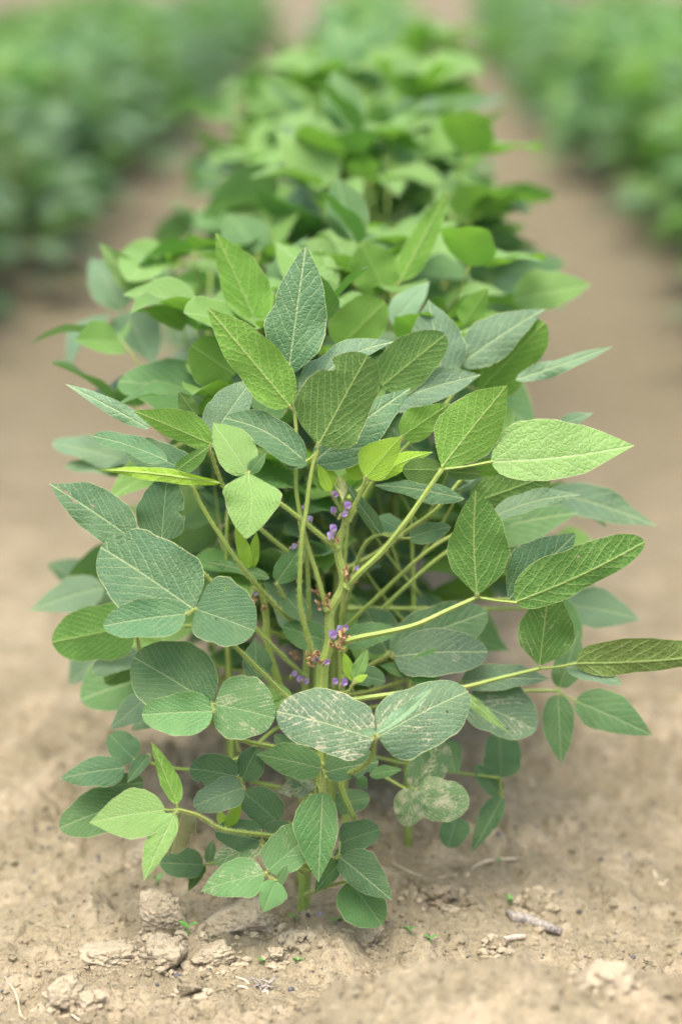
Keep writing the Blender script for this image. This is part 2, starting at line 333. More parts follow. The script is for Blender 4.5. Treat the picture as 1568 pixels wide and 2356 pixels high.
def flower(plant, x, y, e, s=1.0, ang=0.0, pale=False):
    """small pea flower: calyx with standard petal and two wings"""
    C = Q(x, y, e/100); mb = MB(); up = Vector((math.sin(ang), -.35, math.cos(ang))).normalized(); f = Vector((math.cos(ang), -1.0, -.2)).normalized(); rt = up.cross(f).normalized(); s *= .0026
    tube(mb, [C-up*s*1.5, C-up*s*.8, C-up*s*.1, C+up*s*.3], [s*.25, s*.42, s*.48, s*.35], 8, 3, .1, 12000, .001)
    c = link('flower', mb.mesh('flower', [CALYX, HAIR], C), plant, C)
    for (B, T, W, m, nm) in ((C, C+up*s*2.0+f*s*.2, rt*s*1.15, PETALW if pale else PETAL, 'standard_petal'), (C+rt*s*.2, C+f*s*1.5+up*s*.9+rt*s*.45, (up*.7+rt*.3)*s*.5, PETAL, 'wing_petal'), (C-rt*s*.2, C+f*s*1.45+up*s*.7-rt*s*.5, (up*.7-rt*.3)*s*.5, PETALW, 'wing_petal')):
        SEED[0] += 1; v, fc, uv, ed = leaf_surface(B, T, -W, W, f, 'r', .1, .5, .08, 0, 0, (0, 0, 0), SEED[0], (), 9, 6)
        q = MB(); q.add(v, fc, uv, ed); link(nm, q.mesh(nm, m, C), c, C)
def withered(plant, x, y, e, s=1.0):
    C = Q(x, y, e/100); mb = MB()
    for i in range(5):
        a = Vector((random.gauss(0, 1), random.gauss(-.4, 1), random.gauss(0, 1))).normalized(); b_ = a.cross(Vector((random.random(), 1, random.random()))).normalized(); SEED[0] += 1
        p = C+Vector((random.gauss(0, 1), random.gauss(0, 1), random.gauss(0, 1)))*.0011*s
        v, fc, uv, ed = leaf_surface(p, p+a*.0055*s*random.uniform(.6, 1.1), -b_*.0016*s, b_*.0016*s, a.cross(b_), 'r', .2, 1.0, .2, 0, 0, (0, 0, 0), SEED[0], (), 7, 5); mb.add(v, fc, uv, ed)
    link('withered_flower', mb.mesh('withered_flower', DRY, C), plant, C)
def stem(plant, pts, rad, hairs=17000, name='stem'):
    P = [Q(x, y, e/100) for x, y, e in pts]; mb = MB(); tube(mb, P, [r*PX for r in rad], 14, 8, .07, hairs, .0021)
    return link(name, mb.mesh(name, [STEM, HAIR], P[-1]), plant, P[-1])
#GROUND
# ------------------------------------------------------------------ ground
def vnoise(x, y, seed):
    xi = np.floor(x).astype(np.int64); yi = np.floor(y).astype(np.int64); xf = x-xi; yf = y-yi
    def h(a, b_):
        n = (a*374761393+b_*668265263+seed*144665)&0x7fffffff; n = ((n^(n>>13))*1274126177)&0x7fffffff; return ((n^(n>>16))&0xffff)/65535.0
    u = xf*xf*(3-2*xf); v = yf*yf*(3-2*yf)
    return (h(xi, yi)*(1-u)+h(xi+1, yi)*u)*(1-v)+(h(xi, yi+1)*(1-u)+h(xi+1, yi+1)*u)*v
def fbm(x, y, sc, octv, seed, g=.55):
    s = 0; a = 1; tot = 0
    for o in range(octv): s = s+a*vnoise(x*sc*2**o+o*17.3, y*sc*2**o-o*9.1, seed+o); tot += a; a *= g
    return s/tot-.5
ROWX = -.065
BASE = Q(697, 2098, 0)
def ground_z(x, y):
    x = np.asarray(x, float); y = np.asarray(y, float)
    near = np.exp(-((y-1.9)/1.2)**2)*np.exp(-(x/.9)**2)
    z = .018*np.cos((x-ROWX)*2*math.pi/.98) - .018                                  # beds and furrows
    z = z+fbm(x, y, 3.0, 2, 5)*.030 + fbm(x, y, 11, 3, 9)*.022*(.5+near*.5)
    cl = np.clip(fbm(x, y, 28, 4, 21)*2.2+.12, 0, 1); z = z+cl*.027*(.3+.7*near)
    cl2 = np.clip(fbm(x, y, 75, 3, 31)*2+.1, 0, 1); z = z+cl2*.008*near
    z = z+fbm(x, y, 200, 3, 41, .7)*.0052*near
    # ridge of loose soil in the very front
    rr = np.clip((x+.13)/.18, 0, 1); rr = rr*rr*(3-2*rr)
    z = z+.094*np.exp(-((y-1.60)/np.where(y > 1.60, .055, .20))**2)*rr*(1+fbm(x, y, 9, 3, 61)*.45)
    z = z+.018*np.exp(-((y-1.62)/.06)**2)*np.exp(-((x-.33)/.12)**2)
    return z
z0 = float(ground_z(BASE.x, BASE.y))
def gz(x, y): return float(ground_z(x, y))-z0
def on_ground(px, py):                # photo position -> point where that sight line meets the soil
    d = ray(px, py); p = Vector((0, 0, CAMH)); t = 1.0
    for i in range(4000):
        q = p+d*t
        if q.z < gz(q.x, q.y): return q
        t += .001
    return q
def build_ground():
    def axis(segs):
        out = []
        for a, b_, st in segs: out += list(np.arange(a, b_, st))
        return np.array(out+[segs[-1][1]])
    def grow(a, st, lim):
        o = []
        while a < lim: o.append(a); st *= 1.12; a += st
        return o+[lim]
    xs = axis([(-.55, -.42, .006), (-.42, .42, .0022), (.42, .55, .006)]); g = np.array(grow(.555, .007, 400)); xs = np.concatenate([-g[::-1], xs, g])
    ys = axis([(1.2, 1.45, .006), (1.45, 2.25, .0024), (2.25, 2.6, .006)]); ys = np.concatenate([-np.array(grow(-1.19, .007, 300))[::-1], ys, np.array(grow(2.605, .008, 900))])
    ys = ys[np.argsort(ys)]
    X, Y = np.meshgrid(xs, ys); Z = ground_z(X, Y)-z0; far = np.clip((np.abs(X)+np.abs(Y)-20)/10, 0, 1); Z = Z*(1-far)
    V = np.stack([X, Y, Z], -1).reshape(-1, 3); nx = len(xs); ny = len(ys)
    i = np.arange(ny-1)[:, None]*nx+np.arange(nx-1)[None, :]; Fq = np.stack([i, i+1, i+nx+1, i+nx], -1).reshape(-1, 4)
    me = bpy.data.meshes.new('ground'); me.vertices.add(len(V)); me.vertices.foreach_set('co', V.astype(np.float32).ravel())
    me.loops.add(Fq.size); me.loops.foreach_set('vertex_index', Fq.ravel().astype(np.int32)); me.polygons.add(len(Fq))
    me.polygons.foreach_set('loop_start', np.arange(0, Fq.size, 4, dtype=np.int32)); me.polygons.foreach_set('use_smooth', np.ones(len(Fq), bool)); me.update(calc_edges=True); me.validate()
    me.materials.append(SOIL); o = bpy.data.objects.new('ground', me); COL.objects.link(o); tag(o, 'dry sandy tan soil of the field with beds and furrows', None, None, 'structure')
build_ground()
#PLANTS
# ------------------------------------------------------------------ front plant
A = empty('soybean_plant', BASE)
tag(A, 'sharply focused soybean plant at the front end of the middle row, with hairy flowering stem', 'plant')
stem(A, [(785, 1112, -1), (791, 1165, -.8), (793, 1205, -.6), (776, 1262, -.4), (790, 1342, -.2), (759, 1409, 0), (758, 1477, 0), (742, 1541, 0), (741, 1640, 0), (743, 1790, -.2), (722, 1900, -.2), (703, 2010, 0), (697, 2112, 0)],
     [4.5, 6, 7.5, 9, 10, 10.5, 11.5, 14, 15, 14, 13.5, 13.5, 14.5])
# top leaves
trifoliate(A, [(752, 1405, -.5), (728, 1320, -1), (703, 1242, -1.5), (692, 1195, -2), (681, 1120, -2), (682, 1010, -2), (676, 938, -1.5)], [
  (662, 866, 703, 567, 62, 74, 'Ub', 0, 'h', {'k': .18, 'fold': .10, 'wave': .05, 'notch': ((-1, .52, .05, .10),), 'bow': .03}),
  (667, 935, 474, 705, 50, 62, 'Lv', -2.5, 'o', {'k': -.1, 'wave': .05, 'fold': .2}),
  (690, 925, 906, 786, 46, 28, 'Up', 0, 'o', {'side': 22, 'wave': .05})], 4.5, 3.2)
trifoliate(A, [(722, 1512, -1), (703, 1450, -2), (689, 1372, -3), (694, 1242, -3.5), (704, 1175, -3.5), (712, 1110, -3.5), (722, 1060, -3.5), (733, 1035, -3.5)], [
  (733, 1022, 846, 816, 88, 72, 'Lk', -4, 'r', {'k': -.15, 'wave': .03, 'notch': ((-1, .72, .05, .3),)}),
  (722, 1062, 944, 893, 40, 62, 'Ub', -2, 'o', {'k': .6, 'scar': .12}),
  (703, 1062, 517, 962, 42, 32, 'Ub', -3.5, 'r', {'side': -12, 'k': .7, 'wave': .03, 'cup': .3}),
  (706, 1066, 664, 1078, 8, 12, 'Ub', -3.8, 'r', {'free': True})], 4.6, 3.4)
trifoliate(A, [(794, 1205, -.8), (806, 1180, -1.5), (826, 1140, -2), (841, 1102, -2.5)], [
  (841, 1098, 923, 1004, 45, 34, 'Ly', -3, 'o', {'k': -.1, 'wave': .03}),
  (858, 1103, 996, 1040, 24, 18, 'Ly', -2, 'o', {'k': .2, 'side': 8}),
  (838, 1096, 787, 1062, 20, 18, 'Ly', -1.5, 'o', {'k': -.1})], 4, 3)
trifoliate(A, [(797, 1350, -.6), (830, 1315, -1.5), (880, 1268, -2), (930, 1205, -3), (965, 1155, -3), (1016, 1080, -3)], [
  (1016, 1074, 1166, 887, 76, 66, 'Lv', -3, 'h', {'k': -.05, 'wave': .03, 'bow': -.02}),
  (1128, 1063, 1458, 1025, 84, 52, 'Ul', -2.5, 'o', {'k': .45, 'side': -12, 'wave': .03, 'fold': .1, 'dim': .95}),
  (1012, 1082, 925, 1080, 32, 26, 'Lk', -2, 'r', {'k': -.1}),
  (1030, 1085, 1105, 1092, 20, 16, 'Lk', -1.8, 'r', {'free': True}),
  (1085, 1085, 1190, 1080, 26, 14, 'Lv', -1, 'o', {'free': True})], 5.5, 4)
trifoliate(A, [(776, 1262, -.6), (735, 1230, -2), (680, 1185, -3), (625, 1143, -4), (590, 1110, -5), (570, 1091, -5.5)], [
  (569, 1089, 490, 972, 40, 52, 'Ul', -5, 'o', {'k': .6, 'dim': 1.0}),
  (571, 1090, 566, 1240, 66, 62, 'Ul', -6, 'h', {'k': .45, 'wave': .05, 'side': 10, 'dim': 1.05}),
  (573, 1086, 612, 1042, 14, 16, 'Um', -5, 'o', {'k': .3})], 4.5, 3)
# right side, middle height
trifoliate(A, [(775, 1484, -.8), (820, 1468, -2), (900, 1452, -2.5), (960, 1436, -2.5), (1030, 1404, -2), (1097, 1374, -1.5)], [
  (1097, 1368, 1094, 1128, 60, 80, 'Lg', -2, 'h', {'dim': 1.0, 'k': -.25, 'scar': .25, 'bow': 0, 'side': 6}),
  (1184, 1386, 1483, 1247, 66, 34, 'Lg', -3, 'r', {'dim': .9, 'k': -.1, 'scar': .22, 'side': -8, 'wave': .02, 'fold': .1}),
  (1168, 1378, 1324, 1226, 66, 50, 'Ub', 0, 'h', {'k': .3, 'scar': .15})], 5.2, 4)
trifoliate(A, [(745, 1622, -1), (830, 1607, -2), (950, 1592, -1), (1060, 1582, 0), (1150, 1560, 1), (1240, 1538, 1)], [
  (1240, 1531, 1262, 1352, 56, 72, 'Lg', 1, 'h', {'dim': .95, 'k': -.2, 'scar': .55}),
  (1322, 1527, 1640, 1508, 50, 26, 'Lo', 0, 'r', {'k': -.1, 'scar': .45, 'side': -6, 'fold': .1, 'label': 'brownish green leaflet seen from below'}),
  (1300, 1532, 1428, 1573, 16, 20, 'Up', 1, 'r', {'k': .8, 'scar': .1})], 5, 3.6)
# left big leaf
trifoliate(A, [(742, 1640, -.8), (665, 1607, -2), (600, 1545, -4), (533, 1480, -6), (480, 1425, -7), (448, 1400, -8)], [
  (446, 1402, 232, 1258, 92, 98, 'Ub', -8, 'r', {'k': .5, 'scar': .16, 'wave': .025, 'notch': ((1, .90, .035, .45),), 'holes': ((.80, .62, .02, .08), (.85, .5, .012, .05))}),
  (450, 1401, 586, 1452, 80, 66, 'Ub', -8, 'r', {'k': .5, 'scar': .18, 'wave': .025}),
  (428, 1412, 238, 1440, 46, 40, 'Ub', -9.5, 'r', {'k': .5, 'scar': .2, 'cup': .3, 'dim': 1.35}),
  (400, 1420, 243, 1365, 20, 26, 'Up', -6.5, 'r', {'free': True, 'k': .6})], 4.2, 3.2)
trifoliate(A, [(741, 1760, -.8), (640, 1722, -3), (560, 1703, -6), (505, 1665, -8), (488, 1622, -9)], [
  (487, 1621, 308, 1512, 84, 82, 'Ud', -8.5, 'r', {'k': .5, 'scar': .30, 'wave': .025}),
  (493, 1620, 632, 1652, 76, 64, 'Ug', -9.5, 'r', {'k': .5, 'scar': .62, 'wave': .02}),
  (490, 1636, 326, 1644, 50, 42, 'Ug', -11, 'r', {'k': .4, 'scar': .34, 'cup': .3, 'dim': 1.5})], 4.2, 3)
# pair of scarred leaflets in front of the stem
trifoliate(A, [(744, 1790, -1), (800, 1780, -5), (850, 1750, -9), (864, 1694, -10.5)], [
  (860, 1700, 636, 1636, 66, 74, 'Us', -11, 'r', {'k': .6, 'scar': .68, 'wave': .02, 'label': 'rounded leaflet heavily marked with cream scars'}),
  (868, 1695, 1076, 1590, 68, 80, 'Us', -10.5, 'r', {'k': .6, 'scar': .62, 'wave': .02, 'fold': .12}),
  (861, 1690, 996, 1580, 15, 11, 'Up', -13.5, 'n', {'k': .5, 'scar': .3, 'side': -7, 'fold': .6, 'dim': 1.5}),
  (864, 1684, 818, 1684, 8, 10, 'Up', -13.5, 'n', {'k': .3, 'free': True, 'dim': 1.4})], 4, 3.6)
# low leaves
trifoliate(A, [(745, 1850, -1), (742, 1815, -3), (743, 1777, -5)], [
  (739, 1768, 588, 1735, 38, 40, 'Um', -6, 'o', {'k': .55, 'scar': .12}),
  (748, 1776, 870, 1752, 44, 30, 'Ud', -5, 'r', {'k': .55, 'scar': .3, 'notch': ((1, .75, .06, .25),)}),
  (742, 1822, 732, 2030, 38, 56, 'Um', -8, 'o', {'k': .25, 'scar': .08, 'wave': .02, 'dim': 1.15})], 3.6, 3)
trifoliate(A, [(735, 1880, -1), (733, 1840, -3), (728, 1808, -4)], [
  (728, 1806, 638, 1822, 24, 26, 'Us', -4.5, 'h', {'k': .5, 'scar': .95, 'wave': .08, 'notch': ((-1, .6, .06, .6),), 'holes': ((.3, .3, .05, .12), (.6, -.2, .04, .1), (.45, .7, .03, .1)), 'label': 'torn leaflet with brown dead patches'}),
  (850, 1784, 926, 1770, 13, 14, 'Um', -3, 'o', {'free': True}),
  (822, 1790, 845, 1815, 14, 12, 'Um', -3, 'o', {'free': True})], 3, 2.5)
trifoliate(A, [(705, 2010, -1), (660, 1990, -4), (612, 2010, -8)], [
  (608, 2010, 462, 2050, 44, 46, 'Ug', -9, 'o', {'k': .7, 'scar': .58, 'dim': 1.5}),
  (616, 2003, 727, 1912, 52, 40, 'Ug', -8.5, 'r', {'k': .55, 'scar': .55, 'dim': 1.25}),
  (634, 2026, 604, 2100, 34, 26, 'Ug', -10, 'o', {'k': .35, 'scar': .35, 'fold': .5, 'dim': 1.7}),
  (634, 2036, 662, 1988, 9, 13, 'Ug', -10, 'o', {'k': .3, 'free': True})], 4, 3)
trifoliate(A, [(708, 1990, -1), (640, 1965, -3), (603, 1938, -5)], [
  (600, 1935, 495, 1912, 34, 38, 'Ud', -5.5, 'r', {'k': .6, 'scar': .40}),
  (600, 1942, 493, 1985, 26, 30, 'Ug', -5.5, 'r', {'k': .6, 'scar': .78}),
  (606, 1936, 668, 1896, 26, 26, 'Ud', -4.5, 'r', {'k': .6, 'scar': .62})], 3.6, 2.8)
trifoliate(A, [(703, 2010, -1), (740, 1985, -3), (779, 1972, -5)], [
  (782, 1940, 873, 1908, 36, 32, 'Ud', -4, 'r', {'k': .6, 'scar': .42}),
  (782, 1972, 902, 2072, 50, 34, 'Ud', -6, 'o', {'k': .5, 'scar': .40}),
  (786, 1980, 724, 2052, 18, 30, 'Um', -4.5, 'o', {'k': .5, 'scar': .45})], 3.6, 3)
trifoliate(A, [(700, 2060, -1), (750, 2040, -4), (803, 2026, -5)], [
  (803, 2026, 878, 2128, 40, 58, 'Um', -4.8, 'r', {'k': .45, 'scar': .35, 'dim': 1.15})], 3, 2.5)
trifoliate(A, [(722, 1920, -.5), (750, 1880, .5), (770, 1850, 1)], [
  (770, 1850, 850, 1835, 26, 28, 'Ud', 1, 'r', {'k': .5, 'scar': .2}),
  (765, 1850, 690, 1870, 26, 30, 'Ud', 1, 'r', {'k': .5, 'scar': .3}),
  (700, 1960, 640, 1975, 26, 26, 'Ud', 1, 'r', {'free': True, 'scar': .3}),
  (770, 1960, 830, 1990, 24, 24, 'Ud', 1, 'r', {'free': True, 'scar': .3}),
  (705, 1830, 670, 1760, 26, 26, 'Um', 1, 'r', {'free': True}),
  (680, 1740, 630, 1690, 26, 26, 'Ud', 1, 'o', {'free': True}),
  (660, 1660, 640, 1575, 20, 24, 'Uv', 1, 'r', {'free': True}),
  (790, 1700, 850, 1650, 30, 30, 'Ud', 3, 'r', {'free': True})], 3, 2.4)
# branch leaf reaching left at the bottom
trifoliate(A, [(722, 1940, -1), (640, 1925, -4), (560, 1915, -7), (505, 1905, -9), (455, 1876, -11), (408, 1862, -12)], [
  (380, 1863, 205, 1893, 58, 50, 'Ul', -12.5, 'o', {'k': .6, 'scar': .28, 'wave': .02, 'dim': .85}),
  (402, 1872, 330, 2028, 22, 36, 'Ul', -13, 'o', {'k': .4, 'scar': .08, 'wave': .02}),
  (407, 1850, 348, 1707, 16, 26, 'Lv', -12, 'o', {'k': .1, 'scar': .25, 'fold': .35})], 4, 3)
trifoliate(A, [(738, 1835, -.8), (700, 1828, -2), (640, 1812, -4), (590, 1800, -5), (552, 1792, -6)], [
  (548, 1787, 436, 1768, 38, 40, 'Ud', -6.5, 'r', {'k': .6, 'scar': .32, 'notch': ((-1, .7, .05, .25),)}),
  (556, 1796, 592, 1718, 28, 32, 'Ud', -6, 'r', {'k': .5, 'scar': .42}),
  (560, 1812, 445, 1855, 36, 34, 'Us', -7.5, 'r', {'k': .6, 'scar': .45, 'dim': .9})], 3.8, 2.8)
trifoliate(A, [(725, 1900, -.6), (690, 1895, -2), (640, 1892, -3)], [
  (640, 1892, 560, 1822, 40, 42, 'Ud', -3.5, 'r', {'k': .6, 'scar': .40}),
  (520, 1906, 556, 1838, 10, 15, 'Ly', -5, 'o', {'free': True}),
  (520, 1906, 502, 1862, 12, 12, 'Uy', -4.5, 'o', {'free': True})], 3, 2.4)
# young shoot beside the stem
trifoliate(A, [(748, 1600, -1), (800, 1590, -1.6), (812, 1572, -2)], [
  (812, 1566, 789, 1500, 13, 14, 'Ly', -2, 'o', {'k': -.1}),
  (816, 1562, 846, 1493, 17, 14, 'Uv', -2.5, 'o', {'k': .3}),
  (816, 1566, 846, 1553, 8, 9, 'Uy', -3, 'o', {'k': .5})], 2.4, 2)
# unfolding top shoot
def shoot():
    J = (783, 1115, -1); mb = MB()
    P0 = Q(786, 1160, -.009)
    for (tx, ty, wl, be, sd) in ((765, 1112, 7, -2, 3), (779, 1092, 8, -2.4, -3), (790, 1102, 8, -2, 4), (797, 1118, 7, -1.6, -4), (772, 1122, 6, -2.6, 2), (800, 1135, 5, -1.2, -3)):
        SEED[0] += 1; B = Q(788, 1150, be/100); T = Q(tx, ty, be/100-.002); W = (Q(788+wl, 1150, be/100)-B); N = (T-B).cross(W).normalized()
        v, f, uv, ed = leaf_surface(B, T, -W+N*.001, W+N*.001, N, 'n', .15, .8, .1, 0, .02, (0, 0, 0), SEED[0], (), 14, 8); mb.add(v, f, uv, ed)
    for i in range(900):
        L = random.random(); p = Q(788+random.gauss(-6, 9)*(L), 1155-60*L+random.uniform(-3, 3), -.022+random.uniform(-.003, .003)); d = Vector((random.gauss(0, .7), random.gauss(-.3, .5), random.gauss(.6, .5)))*.0016
        s_ = d.cross(Vector((0, 1, 0))).normalized()*.00006; mb.add([p-s_, p+s_, p+d], [(0, 1, 2)], None, None, 1)
    link('leaf_bud', mb.mesh('leaf_bud', [BUD, HAIR], P0), A, P0)
shoot()
trifoliate(A, [(790, 1185, -1.2), (768, 1145, -2), (757, 1132, -2.4)], [
  (757, 1130, 729, 1066, 12, 15, 'Ly', -2.6, 'o', {'k': 0, 'scar': 0}),
  (765, 1122, 757, 1066, 10, 13, 'Ly', -2, 'o', {'k': 0}),
  (750, 1128, 712, 1086, 10, 8, 'Lv', -2.2, 'o', {'k': 0})], 2.4, 2)
for a in ((768, 1142, -2, 1.1, -.2), (797, 1168, -1.8, 1.3, -.3), (784, 1186, -1.8, 1.2, .5, True), (765, 1221, -1.8, 1.3, -.4), (761, 1236, -1.8, 1.2, -.6, True), (763, 1466, -1.6, 1.5, -.3), (778, 1452, -1.2, 1.2, -.2, True),
          (727, 1518, -1.6, 1.0, -.5, True), (745, 1527, -1.8, 1.1, .4), (750, 1498, .6, .9, .1), (785, 1575, -2, 1.4, .1), (768, 1572, -1.6, 1.1, -.2), (815, 1310, -1, .9, .4, True), (791, 1448, .8, 1, 0), (729, 2104, -4, .8, .5, True)):
    flower(A, *a)
for a in ((801, 1318, -1.2), (804, 1330, -1), (753, 1384, -1.4), (738, 1388, -1.4, 1.1), (755, 1368, -1, .9), (788, 1460, -1.6, 1.2), (778, 1484, -1.8, 1.2), (794, 1474, -1.6), (731, 1498, -1.6, 1.1), (711, 1510, -1.8, 1.1), (736, 1520, -1.5), (766, 1478, -1.8), (776, 1240, -1.6, .8), (814, 1338, -.8, .8), (716, 1524, -1.2)):
    withered(A, *a)
trifoliate(A, [(742, 1700, -.5), (775, 1760, -2), (782, 1808, -2), (815, 1884, -2)], [], 7, 5.5)

# ------------------------------------------------------------------ second plant, just behind to the left
def plant(bx, by, e, label, st, rad):
    p = Q(bx, by, e/100); p.z = gz(p.x, p.y); P = empty('soybean_plant', p); tag(P, label, 'plant')
    pts = [Q(x, y, ee/100) for x, y, ee in st]+[p-Vector((0, 0, .01))]; mb = MB(); tube(mb, pts, [r*PX for r in rad], 10, 7, .07, 7000, .0014)
    link('stem', mb.mesh('stem', [STEM, HAIR], p), P, p); return P
Bp = plant(690, 2000, 5, 'soybean plant directly behind the front plant, its thin stems just left of the flowering stem', [(688, 1200, 4), (706, 1300, 4.5), (709, 1418, 5), (703, 1560, 5), (700, 1750, 5)], [3, 4.5, 6, 8, 9, 10])
mbx = [(582, 1350, 3), (603, 1372, 3.5), (612, 1420, 4), (618, 1490, 4.5), (650, 1600, 5), (698, 1730, 5)]
petiole(Bp, mbx[::-1], 8, 5, 7000, 'branch')
for x, y in ((694, 1169), (712, 1198), (766, 1178), (669, 1261), (671, 1554), (699, 1571), (582, 1366), (690, 1565)): flower(Bp, x, y, 3.2, 1.1, random.uniform(-.5, .5), random.random() < .3)
for x, y in ((727, 1352), (733, 1362), (684, 1500), (682, 1512), (690, 1245), (586, 1376), (610, 1395)): withered(Bp, x, y, 3.4, .9)
trifoliate(Bp, [(700, 1452, 4.5), (640, 1400, 2), (562, 1312, -1), (500, 1222, -2), (462, 1160, -2.5), (443, 1116, -3)], [
  (507, 1112, 215, 1080, 16, 13, 'Ly', -4.5, 'o', {'k': -.1, 'fold': .1, 'free': True, 'side': -4, 'dim': .9}),
  (402, 1086, 484, 1026, 16, 22, 'Lg', -3.5, 'o', {'free': True}),
  (385, 1060, 214, 1003, 22, 20, 'Ub', -3, 'r', {'k': .9, 'dim': 1.3, 'free': True}),
  (440, 1085, 290, 1035, 36, 40, 'Ub', 0, 'r', {'k': .7, 'free': True})], 4.6, 3)
trifoliate(Bp, [(704, 1560, 4), (600, 1460, 1), (480, 1330, -2), (375, 1245, -3)], [
  (372, 1243, 385, 1098, 58, 46, 'Ub', -2, 'r', {'k': .4, 'wave': .06, 'notch': ((1, .45, .05, .3),)}),
  (308, 1242, 113, 1112, 48, 58, 'Ub', -4, 'o', {'k': .5, 'wave': .07, 'scar': .2, 'dim': .95, 'holes': ((.80, .1, .05, .10), (.68, -.12, .05, .09), (.5, .2, .02, .04), (.9, .3, .02, .1))})], 3.6, 2.8)
trifoliate(Bp, [(690, 1292, 4), (650, 1260, 3), (590, 1208, 2), (520, 1130, 2), (484, 1040, 1), (478, 1030, 1)], [
  (486, 1022, 306, 945, 28, 42, 'Lv', -1, 'o', {'k': -.2}),
  (484, 1010, 584, 868, 48, 42, 'Up', 3, 'o', {'k': .4}),
  (344, 986, 150, 883, 16, 20, 'Up', 0, 'o', {'k': .4, 'free': True, 'dim': 1.2}),
  (452, 958, 412, 902, 26, 20, 'Lk', 5, 'h', {'free': True})], 4, 3)
trifoliate(Bp, [(700, 1620, 5), (640, 1600, 4), (592, 1566, 3)], [
  (592, 1564, 586, 1468, 32, 34, 'Ud', 2, 'o', {'k': .4}),
  (640, 1610, 620, 1570, 18, 18, 'Uv', 2, 'r', {'free': True}),
  (620, 1330, 472, 1292, 13, 13, 'Um', 3, 'o', {'free': True}),
  (573, 1308, 540, 1212, 14, 16, 'Ly', 3, 'o', {'free': True}), (577, 1308, 590, 1222, 12, 14, 'Ly', 3.4, 'o', {'free': True})], 3, 2.4)
trifoliate(Bp, [(708, 1400, 4), (660, 1380, 3), (636, 1342, 2)], [
  (636, 1340, 706, 1240, 26, 28, 'Um', 2.5, 'o', {'k': .3}),
  (655, 1370, 705, 1430, 28, 26, 'Ud', 3, 'o', {'free': True}),
  (760, 1478, 650, 1442, 32, 30, 'Um', 1.8, 'r', {'free': True, 'k': .5}),
  (788, 1475, 912, 1450, 26, 26, 'Um', 1.5, 'r', {'free': True, 'k': .5})], 3, 2.4)
trifoliate(Bp, [(703, 1650, 5), (630, 1680, 4), (552, 1742, 2), (440, 1770, 0), (345, 1756, -1)], [
  (286, 1766, 137, 1792, 38, 32, 'Ub', -1, 'o', {'k': .7, 'free': True}),
  (310, 1748, 252, 1690, 34, 34, 'Ub', 0, 'r', {'k': .6}),
  (342, 1738, 292, 1802, 14, 18, 'Ub', -2, 'o', {'k': .5}),
  (330, 1800, 225, 1810, 30, 26, 'Ud', 1, 'r', {'free': True, 'k': .3}),
  (292, 1848, 137, 1905, 50, 48, 'Um', 0, 'r', {'k': .6, 'free': True, 'dim': .8, 'scar': .2})], 3.6, 2.6)
trifoliate(Bp, [(700, 1900, 5), (600, 1960, 3), (470, 1990, 0)], [
  (468, 1990, 368, 1985, 34, 34, 'Ud', -1, 'r', {'k': .5, 'scar': .2}),
  (470, 1990, 432, 2052, 12, 16, 'Lk', -1, 'o'),
  (420, 1870, 395, 1965, 40, 30, 'Uw', -3, 'r', {'free': True, 'wave': .15, 'fold': .5, 'label': 'dead brown leaflet hanging limp'}),
  (480, 1985, 490, 1930, 12, 12, 'Ud', 1, 'o', {'free': True})], 3, 2.2)
# ------------------------------------------------------------------ third plant, behind to the right
Cp = plant(800, 1990, 9, 'soybean plant behind the flowering stem on its right side, with long petioles fanning right', [(800, 1200, 9), (790, 1350, 9), (785, 1500, 9), (790, 1750, 9)], [3, 5, 7, 9, 10])
trifoliate(Cp, [(795, 1310, 8.5), (870, 1270, 6), (930, 1225, 5), (1000, 1175, 4), (1060, 1105, 4), (1075, 1098, 4)], [
  (1068, 1148, 860, 1116, 24, 20, 'Ub', 2, 'n', {'free': True, 'k': .8, 'wave': .05}),
  (1080, 1160, 1268, 1092, 46, 44, 'Lk', 6, 'r', {'free': True, 'k': -.1}),
  (1128, 1190, 1336, 1138, 26, 22, 'Up', 5, 'o', {'free': True, 'k': .8, 'side': 6}),
  (1040, 1125, 1100, 1098, 8, 8, 'Up', 4, 'o', {'free': True})], 4.6, 3.4)
trifoliate(Cp, [(788, 1420, 8.5), (830, 1270, 5), (872, 1230, 4), (920, 1236, 3)], [
  (940, 1238, 1036, 1212, 18, 24, 'Ud', 2.5, 'r', {'k': .8}),
  (876, 1230, 792, 1108, 14, 18, 'Ud', 3, 'o', {'k': .2}),
  (930, 1225, 868, 1190, 24, 20, 'Ub', 6, 'r')], 3.8, 2.8)
trifoliate(Cp, [(787, 1450, 8.5), (860, 1380, 8), (980, 1270, 8), (1060, 1220, 9)], [(1060, 1220, 1200, 1190, 30, 30, 'Um', 9, 'o')], 4, 3)
trifoliate(Cp, [(787, 1500, 8.5), (880, 1400, 9), (1000, 1290, 10), (1090, 1230, 12)], [(1090, 1230, 1330, 1180, 60, 50, 'Um', 14, 'o')], 4, 3)
trifoliate(Cp, [(788, 1560, 8.5), (850, 1530, 7), (900, 1505, 5)], [
  (898, 1502, 1120, 1408, 52, 60, 'Ud', 5, 'r', {'k': .7, 'scar': .12}),
  (905, 1510, 1122, 1500, 50, 52, 'Us', 3, 'r', {'k': .7, 'scar': .4, 'dim': .8}),
  (890, 1500, 840, 1400, 40, 48, 'Ud', 7, 'r', {'k': .5})], 3.6, 3)
trifoliate(Cp, [(788, 1600, 8.5), (850, 1590, 6), (940, 1562, 3)], [
  (942, 1562, 1038, 1500, 34, 34, 'Um', 2, 'r', {'k': .5, 'dim': 1.15}),
  (940, 1556, 872, 1530, 10, 14, 'Um', 2.5, 'o'),
  (800, 1548, 886, 1568, 26, 22, 'Ud', .8, 'r', {'k': .6, 'scar': .2, 'free': True, 'notch': ((1, .7, .05, .3),)})], 3, 2.6)
